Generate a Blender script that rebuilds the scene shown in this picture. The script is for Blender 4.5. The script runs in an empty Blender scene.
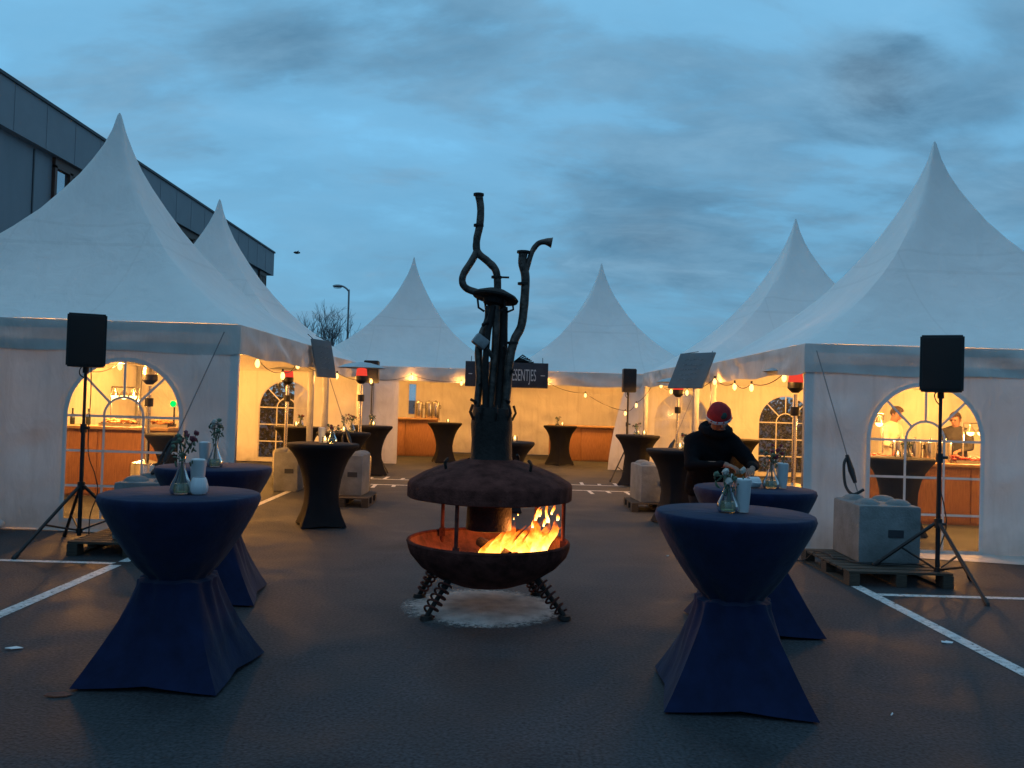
import bpy, bmesh, math, random
from mathutils import Vector, Matrix, Euler, noise
R = math.radians
PI = math.pi
rnd = random.Random(7)
S = bpy.context.scene
COL = S.collection

# ------------------------------------------------------------------ camera
cam_d = bpy.data.cameras.new('camera')
cam = bpy.data.objects.new('camera', cam_d)
COL.objects.link(cam)
cam_d.sensor_fit = 'HORIZONTAL'
cam_d.sensor_width = 36.0
cam_d.lens = 36.0 * 858.0 / 1024.0
cam_d.clip_start = 0.05
cam_d.clip_end = 2000
cam.location = (0, 0, 1.65)
cam.rotation_euler = (Matrix.Rotation(R(-0.8), 4, 'Z') @ Matrix.Rotation(R(91.2), 4, 'X') @ Matrix.Rotation(R(1.75), 4, 'Z')).to_euler()
S.camera = cam

# ------------------------------------------------------------------ world: dusk sky with cloud
SUN_EL, SUN_ROT = R(4), R(-120)
w = bpy.data.worlds.new('World')
S.world = w
w.use_nodes = True
nt = w.node_tree
nt.nodes.clear()
N = nt.nodes.new
L = nt.links.new
out = N('ShaderNodeOutputWorld'); bg = N('ShaderNodeBackground')
tc = N('ShaderNodeTexCoord')
sep = N('ShaderNodeSeparateXYZ'); L(tc.outputs['Generated'], sep.inputs[0])
def wmath(op, a, b=None, clamp=False):
    n = N('ShaderNodeMath'); n.operation = op; n.use_clamp = clamp
    for i, v in enumerate((a, b)):
        if v is None: continue
        if isinstance(v, (int, float)): n.inputs[i].default_value = v
        else: L(v, n.inputs[i])
    return n.outputs[0]
zc = wmath('MAXIMUM', sep.outputs['Z'], 0.0)
zd = wmath('ADD', zc, 0.26)
u = wmath('DIVIDE', sep.outputs['X'], zd)
v = wmath('DIVIDE', sep.outputs['Y'], zd)
cmb = N('ShaderNodeCombineXYZ'); L(u, cmb.inputs[0]); L(v, cmb.inputs[1])
def wnoise(scale, loc, rot, sc, detail=6, rough=0.55, dist=0.3):
    m = N('ShaderNodeMapping'); L(cmb.outputs[0], m.inputs[0])
    m.inputs['Location'].default_value = loc
    m.inputs['Rotation'].default_value = (0, 0, rot)
    m.inputs['Scale'].default_value = sc
    n = N('ShaderNodeTexNoise'); L(m.outputs[0], n.inputs['Vector'])
    n.inputs['Scale'].default_value = scale; n.inputs['Detail'].default_value = detail
    n.inputs['Roughness'].default_value = rough; n.inputs['Distortion'].default_value = dist
    return n.outputs['Fac']
def wramp(fac, stops, interp='LINEAR'):
    r = N('ShaderNodeValToRGB'); L(fac, r.inputs[0]); cr = r.color_ramp; cr.interpolation = interp
    cr.elements[0].position = stops[0][0]; cr.elements[0].color = (*stops[0][1], 1)
    cr.elements[1].position = stops[-1][0]; cr.elements[1].color = (*stops[-1][1], 1)
    for p, c in stops[1:-1]:
        e = cr.elements.new(p); e.color = (*c, 1)
    return r.outputs[0]
def wmix(fac, a, b, mode='MIX'):
    n = N('ShaderNodeMix'); n.data_type = 'RGBA'; n.blend_type = mode
    if isinstance(fac, (int, float)): n.inputs[0].default_value = fac
    else: L(fac, n.inputs[0])
    for i, x in ((6, a), (7, b)):
        if isinstance(x, tuple): n.inputs[i].default_value = (*x, 1)
        else: L(x, n.inputs[i])
    return n.outputs[2]
# clear air behind the cloud: brighter to the upper left (where the sun went down)
sky = N('ShaderNodeTexSky'); sky.sky_type = 'NISHITA'; sky.sun_disc = False
sky.sun_elevation = SUN_EL; sky.sun_rotation = SUN_ROT
sky.air_density = 1.5; sky.dust_density = 0.5; sky.ozone_density = 4.0
grad = wramp(zc, [(0.0, (0.13, 0.34, 0.53)), (0.12, (0.16, 0.41, 0.64)), (0.3, (0.19, 0.50, 0.79)), (0.55, (0.22, 0.56, 0.86)), (1.0, (0.32, 0.55, 0.72))])
nish = wmix(1.0, sky.outputs[0], (0.010, 0.018, 0.022), 'MULTIPLY')
clear = wmix(1.0, grad, nish, 'ADD')
side = wmath('MULTIPLY_ADD', sep.outputs['X'], -0.5)      # left bright, right dull
nside = nt.nodes[-1]; nside.inputs[2].default_value = 0.55
# cloud layers
n1 = wnoise(1.25, (5.1, 2.7, 0), R(18), (0.85, 1.35, 1), 8, 0.56, 0.35)
n2 = wnoise(3.4, (8.3, 4.2, 0), R(-10), (0.85, 1.3, 1), 8, 0.62, 0.4)
mixn = wmath('MULTIPLY_ADD', n1, 0.68); nt.nodes[-1].inputs[2].default_value = 0.0
mixn = wmath('ADD', mixn, wmath('MULTIPLY', n2, 0.32))
mixn = wmath('ADD', mixn, wmath('MULTIPLY', sep.outputs['X'], 0.17))
lowband = wmath('MULTIPLY', wmath('SUBTRACT', 0.32, zc, True), 0.05)
mixn = wmath('ADD', mixn, lowband)
def cloudlet(d, rad, amt):
    global mixn
    vn = N('ShaderNodeVectorMath'); vn.operation = 'DISTANCE'; L(tc.outputs['Generated'], vn.inputs[0]); vn.inputs[1].default_value = Vector(d).normalized()
    dd = wmath('ADD', vn.outputs['Value'], wmath('MULTIPLY', wmath('SUBTRACT', n2, 0.5), 0.12))
    q = N('ShaderNodeMapRange'); q.interpolation_type = 'SMOOTHSTEP'; L(dd, q.inputs[0]); q.inputs[1].default_value = 0.0; q.inputs[2].default_value = rad; q.inputs[3].default_value = amt; q.inputs[4].default_value = 0.0
    mixn = wmath('ADD', mixn, q.outputs[0])
cloudlet((.425, 1, .40), 0.085, 0.18)
cloudlet((.56, 1, .40), 0.12, 0.10)
cloudlet((-.27, 1, .385), 0.10, 0.07)
cfac = wramp(mixn, [(0.36, (0, 0, 0)), (0.48, (0.30, 0.30, 0.30)), (0.58, (0.75, 0.75, 0.75)), (0.70, (1, 1, 1))], 'EASE')
cloudc = wmix(wramp(n2, [(0.35, (0, 0, 0)), (0.65, (1, 1, 1))]), (0.066, 0.145, 0.235), (0.17, 0.325, 0.47))
skyc = wmix(cfac, clear, cloudc)
backf = wramp(wmath('MULTIPLY_ADD', sep.outputs['Y'], 0.5), [(0.30, (0.72, 0.74, 0.78)), (0.55, (1, 1, 1))])  # sky dimmed behind the camera to cut skylight on front faces
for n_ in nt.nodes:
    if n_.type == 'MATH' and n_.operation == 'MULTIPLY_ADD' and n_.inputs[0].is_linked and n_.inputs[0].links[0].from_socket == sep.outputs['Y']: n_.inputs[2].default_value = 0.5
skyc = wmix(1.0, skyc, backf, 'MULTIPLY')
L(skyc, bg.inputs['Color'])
bg.inputs['Strength'].default_value = 0.98
L(bg.outputs[0], out.inputs['Surface'])

sun_d = bpy.data.lights.new('sun', 'SUN'); sun = bpy.data.objects.new('sun', sun_d); COL.objects.link(sun)
sun_d.energy = 0.06; sun_d.angle = R(25); sun_d.color = (0.75, 0.9, 1.0)
sun.rotation_euler = (R(50), 0, R(-50)); sun.location = (-30, -20, 40)

S.view_settings.view_transform = 'Standard'
S.view_settings.look = 'None'
S.view_settings.exposure = 0.14
S.view_settings.gamma = 1.0
S.view_settings.use_curve_mapping = False
S.cycles.use_denoising = True
S.cycles.max_bounces = 6
S.cycles.diffuse_bounces = 3
S.cycles.transparent_max_bounces = 16
S.cycles.caustics_reflective = False
S.cycles.caustics_refractive = False
S.cycles.sample_clamp_indirect = 4.0

# ------------------------------------------------------------------ materials
MATS = {}
def mat(name, col, rough=0.7, metal=0.0, var=0.0, vscale=8.0, bump=0.0, bscale=40.0, spec=0.5, sheen=0.0, stretch=(1, 1, 1), col2=None, emit=None, estr=0.0):
    if name in MATS: return MATS[name]
    m = bpy.data.materials.new(name); m.use_nodes = True
    t = m.node_tree; b = t.nodes['Principled BSDF']
    b.inputs['Base Color'].default_value = (*col, 1)
    b.inputs['Roughness'].default_value = rough
    b.inputs['Metallic'].default_value = metal
    b.inputs['Specular IOR Level'].default_value = spec
    if sheen: b.inputs['Sheen Weight'].default_value = sheen
    if emit:
        b.inputs['Emission Color'].default_value = (*emit, 1); b.inputs['Emission Strength'].default_value = estr
    c = t.nodes.new('ShaderNodeTexCoord'); mp = t.nodes.new('ShaderNodeMapping')
    t.links.new(c.outputs['Object'], mp.inputs[0]); mp.inputs['Scale'].default_value = stretch
    if var or col2:
        n = t.nodes.new('ShaderNodeTexNoise'); n.inputs['Scale'].default_value = vscale; n.inputs['Detail'].default_value = 6
        n.inputs['Roughness'].default_value = 0.6
        t.links.new(mp.outputs[0], n.inputs['Vector'])
        r = t.nodes.new('ShaderNodeValToRGB'); t.links.new(n.outputs['Fac'], r.inputs[0])
        r.color_ramp.elements[0].position = 0.32; r.color_ramp.elements[1].position = 0.68
        a = tuple(x * (1 - var) for x in col); bb = col2 if col2 else tuple(min(1, x * (1 + var)) for x in col)
        r.color_ramp.elements[0].color = (*a, 1); r.color_ramp.elements[1].color = (*bb, 1)
        t.links.new(r.outputs[0], b.inputs['Base Color'])
    if bump:
        n = t.nodes.new('ShaderNodeTexNoise'); n.inputs['Scale'].default_value = bscale; n.inputs['Detail'].default_value = 5
        t.links.new(mp.outputs[0], n.inputs['Vector'])
        bp = t.nodes.new('ShaderNodeBump'); bp.inputs['Strength'].default_value = bump; bp.inputs['Distance'].default_value = 0.02
        t.links.new(n.outputs['Fac'], bp.inputs['Height']); t.links.new(bp.outputs[0], b.inputs['Normal'])
    MATS[name] = m
    return m

def canvas(name, col, trans=0.10, dirt=0.12, seams=False, foot=False):
    m = bpy.data.materials.new(name); m.use_nodes = True
    t = m.node_tree; t.nodes.clear(); n = t.nodes.new; l = t.links.new
    o = n('ShaderNodeOutputMaterial'); pr = n('ShaderNodeBsdfPrincipled'); tr = n('ShaderNodeBsdfTranslucent'); mx = n('ShaderNodeMixShader')
    c = n('ShaderNodeTexCoord')
    mp = n('ShaderNodeMapping'); l(c.outputs['Object'], mp.inputs[0]); mp.inputs['Scale'].default_value = (1, 1, 0.5); mp.inputs['Rotation'].default_value = (0.1, 0.5, 0)
    no = n('ShaderNodeTexNoise'); l(mp.outputs[0], no.inputs['Vector']); no.inputs['Scale'].default_value = 1.4; no.inputs['Detail'].default_value = 7; no.inputs['Roughness'].default_value = 0.65
    r = n('ShaderNodeValToRGB'); l(no.outputs['Fac'], r.inputs[0])
    r.color_ramp.elements[0].position = 0.3; r.color_ramp.elements[0].color = (*[x * (1 - dirt) for x in col], 1)
    r.color_ramp.elements[1].position = 0.65; r.color_ramp.elements[1].color = (*col, 1)
    l(r.outputs[0], pr.inputs['Base Color']); l(r.outputs[0], tr.inputs['Color'])
    pr.inputs['Roughness'].default_value = 0.55; pr.inputs['Specular IOR Level'].default_value = 0.12
    n2 = n('ShaderNodeTexNoise'); l(mp.outputs[0], n2.inputs['Vector']); n2.inputs['Scale'].default_value = 3.0; n2.inputs['Detail'].default_value = 4; n2.inputs['Distortion'].default_value = 0.6
    bp = n('ShaderNodeBump'); bp.inputs['Strength'].default_value = 0.5; bp.inputs['Distance'].default_value = 0.08
    l(n2.outputs['Fac'], bp.inputs['Height']); l(bp.outputs[0], pr.inputs['Normal'])
    def mm(op, a, b=0.0, c_=0.0):
        q = n('ShaderNodeMath'); q.operation = op
        for i_, v_ in enumerate((a, b, c_)):
            if isinstance(v_, (int, float)): q.inputs[i_].default_value = v_
            else: l(v_, q.inputs[i_])
        return q.outputs[0]
    sp = n('ShaderNodeSeparateXYZ'); l(c.outputs['Object'], sp.inputs[0])
    fac = None
    if seams:      # welded overlaps between the strips of cloth
        def near(v_, at, wd): return mm('LESS_THAN', mm('ABSOLUTE', mm('SUBTRACT', v_, at)), wd)
        fac = near(sp.outputs['Z'], 3.62, 0.025)
        fac = mm('ADD', fac, near(mm('ABSOLUTE', sp.outputs['X']), 0.9, 0.014)); fac = mm('ADD', fac, near(mm('ABSOLUTE', sp.outputs['Y']), 0.9, 0.014))
        fac = mm('MULTIPLY', mm('MINIMUM', fac, 1.0), 0.07)
    if foot:       # splashed dirt along the foot of the wall
        nd = n('ShaderNodeTexNoise'); l(c.outputs['Object'], nd.inputs['Vector']); nd.inputs['Scale'].default_value = 5; nd.inputs['Detail'].default_value = 6
        fz = n('ShaderNodeMapRange'); l(mm('SUBTRACT', sp.outputs['Z'], mm('MULTIPLY', nd.outputs['Fac'], 0.5)), fz.inputs[0])
        fz.inputs[1].default_value = -0.25; fz.inputs[2].default_value = 0.15; fz.inputs[3].default_value = 0.45; fz.inputs[4].default_value = 0.0
        st = n('ShaderNodeTexNoise'); m3 = n('ShaderNodeMapping'); l(c.outputs['Object'], m3.inputs[0]); m3.inputs['Scale'].default_value = (7, 7, 0.25); l(m3.outputs[0], st.inputs['Vector']); st.inputs['Scale'].default_value = 1.0; st.inputs['Detail'].default_value = 5
        sr = n('ShaderNodeMapRange'); l(st.outputs['Fac'], sr.inputs[0]); sr.inputs[1].default_value = 0.52; sr.inputs[2].default_value = 0.75; sr.inputs[3].default_value = 0.0; sr.inputs[4].default_value = 0.22
        fac = mm('ADD', fz.outputs[0], sr.outputs[0])
    if fac is not None:
        dm = n('ShaderNodeMix'); dm.data_type = 'RGBA'; l(fac, dm.inputs[0]); l(r.outputs[0], dm.inputs[6]); dm.inputs[7].default_value = (0.22, 0.20, 0.17, 1)
        l(dm.outputs[2], pr.inputs['Base Color'])
    mx.inputs[0].default_value = trans
    l(pr.outputs[0], mx.inputs[1]); l(tr.outputs[0], mx.inputs[2]); l(mx.outputs[0], o.inputs['Surface'])
    return m
M_roof = canvas('roof_canvas', (0.86, 0.86, 0.84), 0.008, 0.08, seams=True)
M_val = canvas('valance_canvas', (0.74, 0.72, 0.68), 0.035, 0.25)  # base colour darkened to beige for the shade on its tilt, plus dirt
M_wall = canvas('wall_canvas', (0.82, 0.81, 0.78), 0.045, 0.14, foot=True)

def clear_mat(name, tint=(1, 1, 1), gloss=0.08, rough=0.05, body=0.0, bodycol=(0.8, 0.85, 0.9)):
    m = bpy.data.materials.new(name); m.use_nodes = True
    t = m.node_tree; t.nodes.clear(); n = t.nodes.new; l = t.links.new
    o = n('ShaderNodeOutputMaterial'); tr = n('ShaderNodeBsdfTransparent'); tr.inputs[0].default_value = (*tint, 1)
    g = n('ShaderNodeBsdfGlossy'); g.inputs['Roughness'].default_value = rough
    fr = n('ShaderNodeFresnel'); fr.inputs[0].default_value = 1.4
    ad = n('ShaderNodeMath'); ad.operation = 'ADD'; l(fr.outputs[0], ad.inputs[0]); ad.inputs[1].default_value = gloss; ad.use_clamp = True
    mx = n('ShaderNodeMixShader'); l(ad.outputs[0], mx.inputs[0]); l(tr.outputs[0], mx.inputs[1]); l(g.outputs[0], mx.inputs[2])
    d = n('ShaderNodeBsdfDiffuse'); d.inputs[0].default_value = (*bodycol, 1)
    m2 = n('ShaderNodeMixShader'); m2.inputs[0].default_value = body; l(mx.outputs[0], m2.inputs[1]); l(d.outputs[0], m2.inputs[2])
    l(m2.outputs[0], o.inputs['Surface'])
    return m
M_film = clear_mat('window_film', (0.97, 0.96, 0.93), 0.0, 0.08, 0.04, (0.7, 0.7, 0.68))
M_glass = clear_mat('clear_glass', (0.985, 0.99, 0.99), 0.015, 0.05, 0.03, (0.7, 0.8, 0.85))
M_frost = clear_mat('frosted_glass', (0.9, 0.95, 0.95), 0.02, 0.3, 0.55, (0.85, 0.88, 0.9))
def emis(name, col, s):
    m = bpy.data.materials.new(name); m.use_nodes = True
    t = m.node_tree; t.nodes.clear(); o = t.nodes.new('ShaderNodeOutputMaterial'); e = t.nodes.new('ShaderNodeEmission')
    e.inputs[0].default_value = (*col, 1); e.inputs[1].default_value = s; t.links.new(e.outputs[0], o.inputs[0])
    return m
M_bulb = emis('lit_bulb', (1.0, 0.50, 0.14), 4.0)
M_heatlamp = emis('lit_heat_lamp', (1.0, 0.55, 0.13), 12.0)
M_green = emis('green_exit_lamp', (0.0, 0.9, 0.12), 1.3)
M_redglow = emis('glowing_burner', (1.0, 0.07, 0.04), 0.8)
M_candle = emis('candle_flame', (1.0, 0.55, 0.14), 9.0)
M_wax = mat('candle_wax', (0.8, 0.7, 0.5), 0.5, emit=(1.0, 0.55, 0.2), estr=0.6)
M_ember = mat('ember', (0.05, 0.02, 0.01), 0.9, var=0.5, vscale=20, emit=(1.0, 0.18, 0.02), estr=1.2)
M_blue = mat('blue_stretch_cloth', (0.008, 0.015, 0.052), 0.9, var=0.25, vscale=7, bump=0.5, bscale=9, spec=0.2, sheen=0.1)
M_black = mat('black_stretch_cloth', (0.012, 0.012, 0.015), 0.8, var=0.15, vscale=5, bump=0.15, bscale=300, spec=0.2)
M_blackp = mat('black_plastic', (0.010, 0.011, 0.013), 0.5, var=0.2, vscale=30, bump=0.1, bscale=200)
M_blackm = mat('black_painted_metal', (0.012, 0.013, 0.016), 0.45, metal=0.2)
M_grille = mat('speaker_grille', (0.008, 0.009, 0.012), 0.6, bump=0.6, bscale=350)
M_alu = mat('aluminium', (0.45, 0.46, 0.47), 0.4, metal=0.8, var=0.1)
M_steel = mat('stainless_steel', (0.55, 0.53, 0.5), 0.25, metal=1.0)
M_galv = mat('galvanised_steel', (0.28, 0.29, 0.30), 0.5, metal=0.6, var=0.2, vscale=20)
M_rust = mat('rusty_steel', (0.095, 0.032, 0.026), 0.95, spec=0.08, metal=0.0, var=0.4, vscale=9, bump=0.5, bscale=60, col2=(0.155, 0.052, 0.042))
M_pipe = mat('sooty_exhaust_pipe', (0.05, 0.048, 0.046), 0.5, metal=0.5, var=0.5, vscale=16, bump=0.4, bscale=50, col2=(0.13, 0.10, 0.085))
M_soot = mat('soot_black_steel', (0.018, 0.014, 0.013), 0.7, metal=0.3, var=0.4, vscale=18, bump=0.4, bscale=50)
M_bowl = mat('fire_bowl_inner_rust', (0.17, 0.06, 0.035), 0.85, var=0.5, vscale=9, bump=0.4, bscale=40)
M_log = mat('charred_wood', (0.03, 0.02, 0.015), 0.9, var=0.4, vscale=20, bump=0.6, bscale=40)
M_conc = mat('concrete', (0.20, 0.215, 0.22), 0.85, var=0.25, vscale=4, bump=0.4, bscale=50)
M_pallet = mat('weathered_pallet_wood', (0.060, 0.047, 0.035), 0.85, var=0.35, vscale=10, bump=0.3, bscale=60, stretch=(1, 8, 8))
M_wood = mat('warm_wood_panel', (0.34, 0.16, 0.07), 0.55, var=0.25, vscale=7, bump=0.15, bscale=40, stretch=(8, 8, 0.8))
M_woodtop = mat('light_wood_top', (0.42, 0.26, 0.14), 0.5, var=0.2, vscale=7, stretch=(0.8, 8, 8))
M_post = mat('brown_timber', (0.22, 0.13, 0.07), 0.7, var=0.3, vscale=8, stretch=(6, 6, 0.6))
M_white = mat('white_ceramic', (0.72, 0.74, 0.76), 0.3)
M_paper = mat('white_paper', (0.8, 0.82, 0.83), 0.8)
M_paint = mat('white_road_paint', (0.58, 0.60, 0.60), 0.7, var=0.25, vscale=18, bump=0.2, bscale=80)
M_stem = mat('dry_stem', (0.05, 0.07, 0.03), 0.8)
M_flow1 = mat('dark_red_petals', (0.16, 0.035, 0.05), 0.8, var=0.4, vscale=60)
M_flow2 = mat('pale_petals', (0.45, 0.42, 0.38), 0.8, var=0.3, vscale=60)
M_leaf = mat('dusty_green_leaf', (0.09, 0.15, 0.10), 0.8, var=0.3, vscale=60)
M_sign = mat('slate_sign_board', (0.018, 0.028, 0.045), 0.7, var=0.25, vscale=4)
M_board = mat('grey_chalk_board', (0.10, 0.13, 0.15), 0.7, var=0.15, vscale=3)
M_chalk = mat('white_chalk', (0.5, 0.53, 0.55), 0.9)
M_chalkf = mat('faint_chalk', (0.19, 0.24, 0.27), 0.9)
M_clad = mat('dark_grey_cladding', (0.17, 0.205, 0.24), 0.5, var=0.07, vscale=2, stretch=(1, 1, 0.3))
M_clad2 = mat('blue_grey_fascia', (0.21, 0.24, 0.275), 0.5, var=0.06, vscale=1.5)
M_coping = mat('dark_coping', (0.03, 0.035, 0.045), 0.5)
M_wframe = mat('brown_window_frame', (0.10, 0.045, 0.03), 0.5)
M_wglass = mat('building_window_glass', (0.45, 0.5, 0.55), 0.06, metal=0.9, spec=1.0)
M_skin = mat('skin', (0.30, 0.155, 0.105), 0.55, var=0.08, vscale=10)
M_hair = mat('dark_hair', (0.03, 0.018, 0.012), 0.7, bump=0.5, bscale=120)
M_jacket = mat('black_hooded_jacket', (0.007, 0.007, 0.009), 0.95, spec=0.1, var=0.2, vscale=8, bump=0.4, bscale=14)
M_jeans = mat('dark_trousers', (0.008, 0.009, 0.013), 0.95, var=0.2, vscale=10, bump=0.3, bscale=20)
M_shoe = mat('black_shoe', (0.01, 0.01, 0.01), 0.5)
M_redhat = mat('red_knit', (0.42, 0.022, 0.025), 0.9, var=0.2, vscale=30, bump=0.5, bscale=150)
M_fur = mat('white_knit_trim', (0.6, 0.6, 0.62), 0.95, bump=0.8, bscale=150)
M_coat = mat('cream_work_coat', (0.62, 0.56, 0.45), 0.85, var=0.1, bump=0.4, bscale=14)
M_dgrey = mat('dark_grey_wool', (0.04, 0.038, 0.036), 0.9, var=0.2, bump=0.4, bscale=14)
M_bread = mat('baked_food', (0.45, 0.2, 0.06), 0.7, var=0.4, vscale=30, bump=0.5, bscale=50)
M_salad = mat('red_food', (0.5, 0.07, 0.03), 0.6, var=0.5, vscale=30, bump=0.5, bscale=50)
M_wbark = mat('winter_bark', (0.22, 0.22, 0.23), 0.9, var=0.2, vscale=3)
M_rope = mat('grey_strap', (0.22, 0.22, 0.22), 0.8)
M_cable = mat('black_cable', (0.01, 0.01, 0.012), 0.6)
M_leafr = mat('brown_leaf', (0.14, 0.05, 0.035), 0.8, var=0.3, vscale=30)
M_sack = mat('white_sandbag', (0.5, 0.52, 0.52), 0.8, var=0.15, bump=0.4, bscale=20)

def asphalt():
    m = bpy.data.materials.new('asphalt'); m.use_nodes = True
    t = m.node_tree; b = t.nodes['Principled BSDF']; n = t.nodes.new; l = t.links.new
    c = n('ShaderNodeTexCoord')
    a = n('ShaderNodeTexNoise'); a.inputs['Scale'].default_value = 0.35; a.inputs['Detail'].default_value = 8; a.inputs['Roughness'].default_value = 0.6
    f = n('ShaderNodeTexNoise'); f.inputs['Scale'].default_value = 48; f.inputs['Detail'].default_value = 4
    v = n('ShaderNodeTexVoronoi'); v.inputs['Scale'].default_value = 60
    for x in (a, f, v): l(c.outputs['Object'], x.inputs['Vector'])
    r = n('ShaderNodeValToRGB'); l(a.outputs['Fac'], r.inputs[0])
    r.color_ramp.elements[0].position = 0.35; r.color_ramp.elements[0].color = (0.030, 0.035, 0.042, 1)
    r.color_ramp.elements[1].position = 0.68; r.color_ramp.elements[1].color = (0.043, 0.049, 0.058, 1)
    r2 = n('ShaderNodeValToRGB'); l(f.outputs['Fac'], r2.inputs[0])
    r2.color_ramp.elements[0].position = 0.3; r2.color_ramp.elements[0].color = (0.45, 0.45, 0.45, 1)
    r2.color_ramp.elements[1].position = 0.7; r2.color_ramp.elements[1].color = (1.6, 1.6, 1.6, 1)
    mx = n('ShaderNodeMix'); mx.data_type = 'RGBA'; mx.blend_type = 'MULTIPLY'; mx.inputs[0].default_value = 1
    l(r.outputs[0], mx.inputs[6]); l(r2.outputs[0], mx.inputs[7]); l(mx.outputs[2], b.inputs['Base Color'])
    def rr(src, p0, c0, p1, c1):
        q = n('ShaderNodeValToRGB'); l(src, q.inputs[0]); q.color_ramp.elements[0].position = p0; q.color_ramp.elements[0].color = (c0, c0, c0, 1); q.color_ramp.elements[1].position = p1; q.color_ramp.elements[1].color = (c1, c1, c1, 1); return q.outputs[0]
    def mul(a_, b_):
        q = n('ShaderNodeMix'); q.data_type = 'RGBA'; q.blend_type = 'MULTIPLY'; q.inputs[0].default_value = 1; l(a_, q.inputs[6]); l(b_, q.inputs[7]); return q.outputs[2]
    st = n('ShaderNodeTexNoise'); st.inputs['Scale'].default_value = 1.1; st.inputs['Detail'].default_value = 5; st.inputs['Distortion'].default_value = 1.2; l(c.outputs['Object'], st.inputs['Vector'])
    ck = n('ShaderNodeTexVoronoi'); ck.feature = 'DISTANCE_TO_EDGE'; ck.inputs['Scale'].default_value = 0.28
    wn = n('ShaderNodeTexNoise'); wn.inputs['Scale'].default_value = 1.5; wn.inputs['Detail'].default_value = 6; l(c.outputs['Object'], wn.inputs['Vector'])
    va = n('ShaderNodeVectorMath'); va.operation = 'ADD'; l(c.outputs['Object'], va.inputs[0]); l(wn.outputs['Color'], va.inputs[1]); l(va.outputs[0], ck.inputs['Vector'])
    oil = n('ShaderNodeTexVoronoi'); oil.inputs['Scale'].default_value = 0.55; oil.inputs['Randomness'].default_value = 1.0; l(va.outputs[0], oil.inputs['Vector'])
    gs = n('ShaderNodeTexVoronoi'); gs.inputs['Scale'].default_value = 14; l(c.outputs['Object'], gs.inputs['Vector'])
    col_ = mul(mx.outputs[2], rr(st.outputs['Fac'], 0.35, 0.72, 0.6, 1.12))
    col_ = mul(col_, rr(ck.outputs['Distance'], 0.001, 0.78, 0.004, 1.0))
    col_ = mul(col_, rr(oil.outputs['Distance'], 0.10, 0.55, 0.28, 1.0))
    col_ = mul(col_, rr(gs.outputs['Distance'], 0.035, 1.9, 0.05, 1.0))
    l(col_, b.inputs['Base Color'])
    rg = n('ShaderNodeMapRange'); l(st.outputs['Fac'], rg.inputs[0]); rg.inputs[1].default_value = 0.3; rg.inputs[2].default_value = 0.7; rg.inputs[3].default_value = 0.62; rg.inputs[4].default_value = 0.88; l(rg.outputs[0], b.inputs['Roughness'])
    b.inputs['Specular IOR Level'].default_value = 0.3
    bp = n('ShaderNodeBump'); bp.inputs['Strength'].default_value = 0.4; bp.inputs['Distance'].default_value = 0.006
    l(v.outputs['Distance'], bp.inputs['Height']); l(bp.outputs[0], b.inputs['Normal'])
    return m
M_asph = asphalt()

def worn(m, lo, hi, scale, radial=None):
    t = m.node_tree; b = t.nodes['Principled BSDF']; n = t.nodes.new; l = t.links.new
    c = n('ShaderNodeTexCoord'); a = n('ShaderNodeTexNoise'); a.inputs['Scale'].default_value = scale; a.inputs['Detail'].default_value = 9; a.inputs['Roughness'].default_value = 0.75
    l(c.outputs['Object'], a.inputs['Vector']); src = a.outputs['Fac']
    if radial:
        vs = n('ShaderNodeVectorMath'); vs.operation = 'DISTANCE'; l(c.outputs['Object'], vs.inputs[0]); vs.inputs[1].default_value = radial[0]
        q = n('ShaderNodeMapRange'); l(vs.outputs['Value'], q.inputs[0]); q.inputs[1].default_value = radial[1]; q.inputs[2].default_value = radial[2]; q.inputs[3].default_value = 0.0; q.inputs[4].default_value = 0.5
        sb_ = n('ShaderNodeMath'); sb_.operation = 'SUBTRACT'; l(src, sb_.inputs[0]); l(q.outputs[0], sb_.inputs[1]); src = sb_.outputs[0]
    r = n('ShaderNodeMapRange'); l(src, r.inputs[0]); r.inputs[1].default_value = lo; r.inputs[2].default_value = hi
    l(r.outputs[0], b.inputs['Alpha'])
worn(M_paint, 0.36, 0.46, 22)
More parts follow.
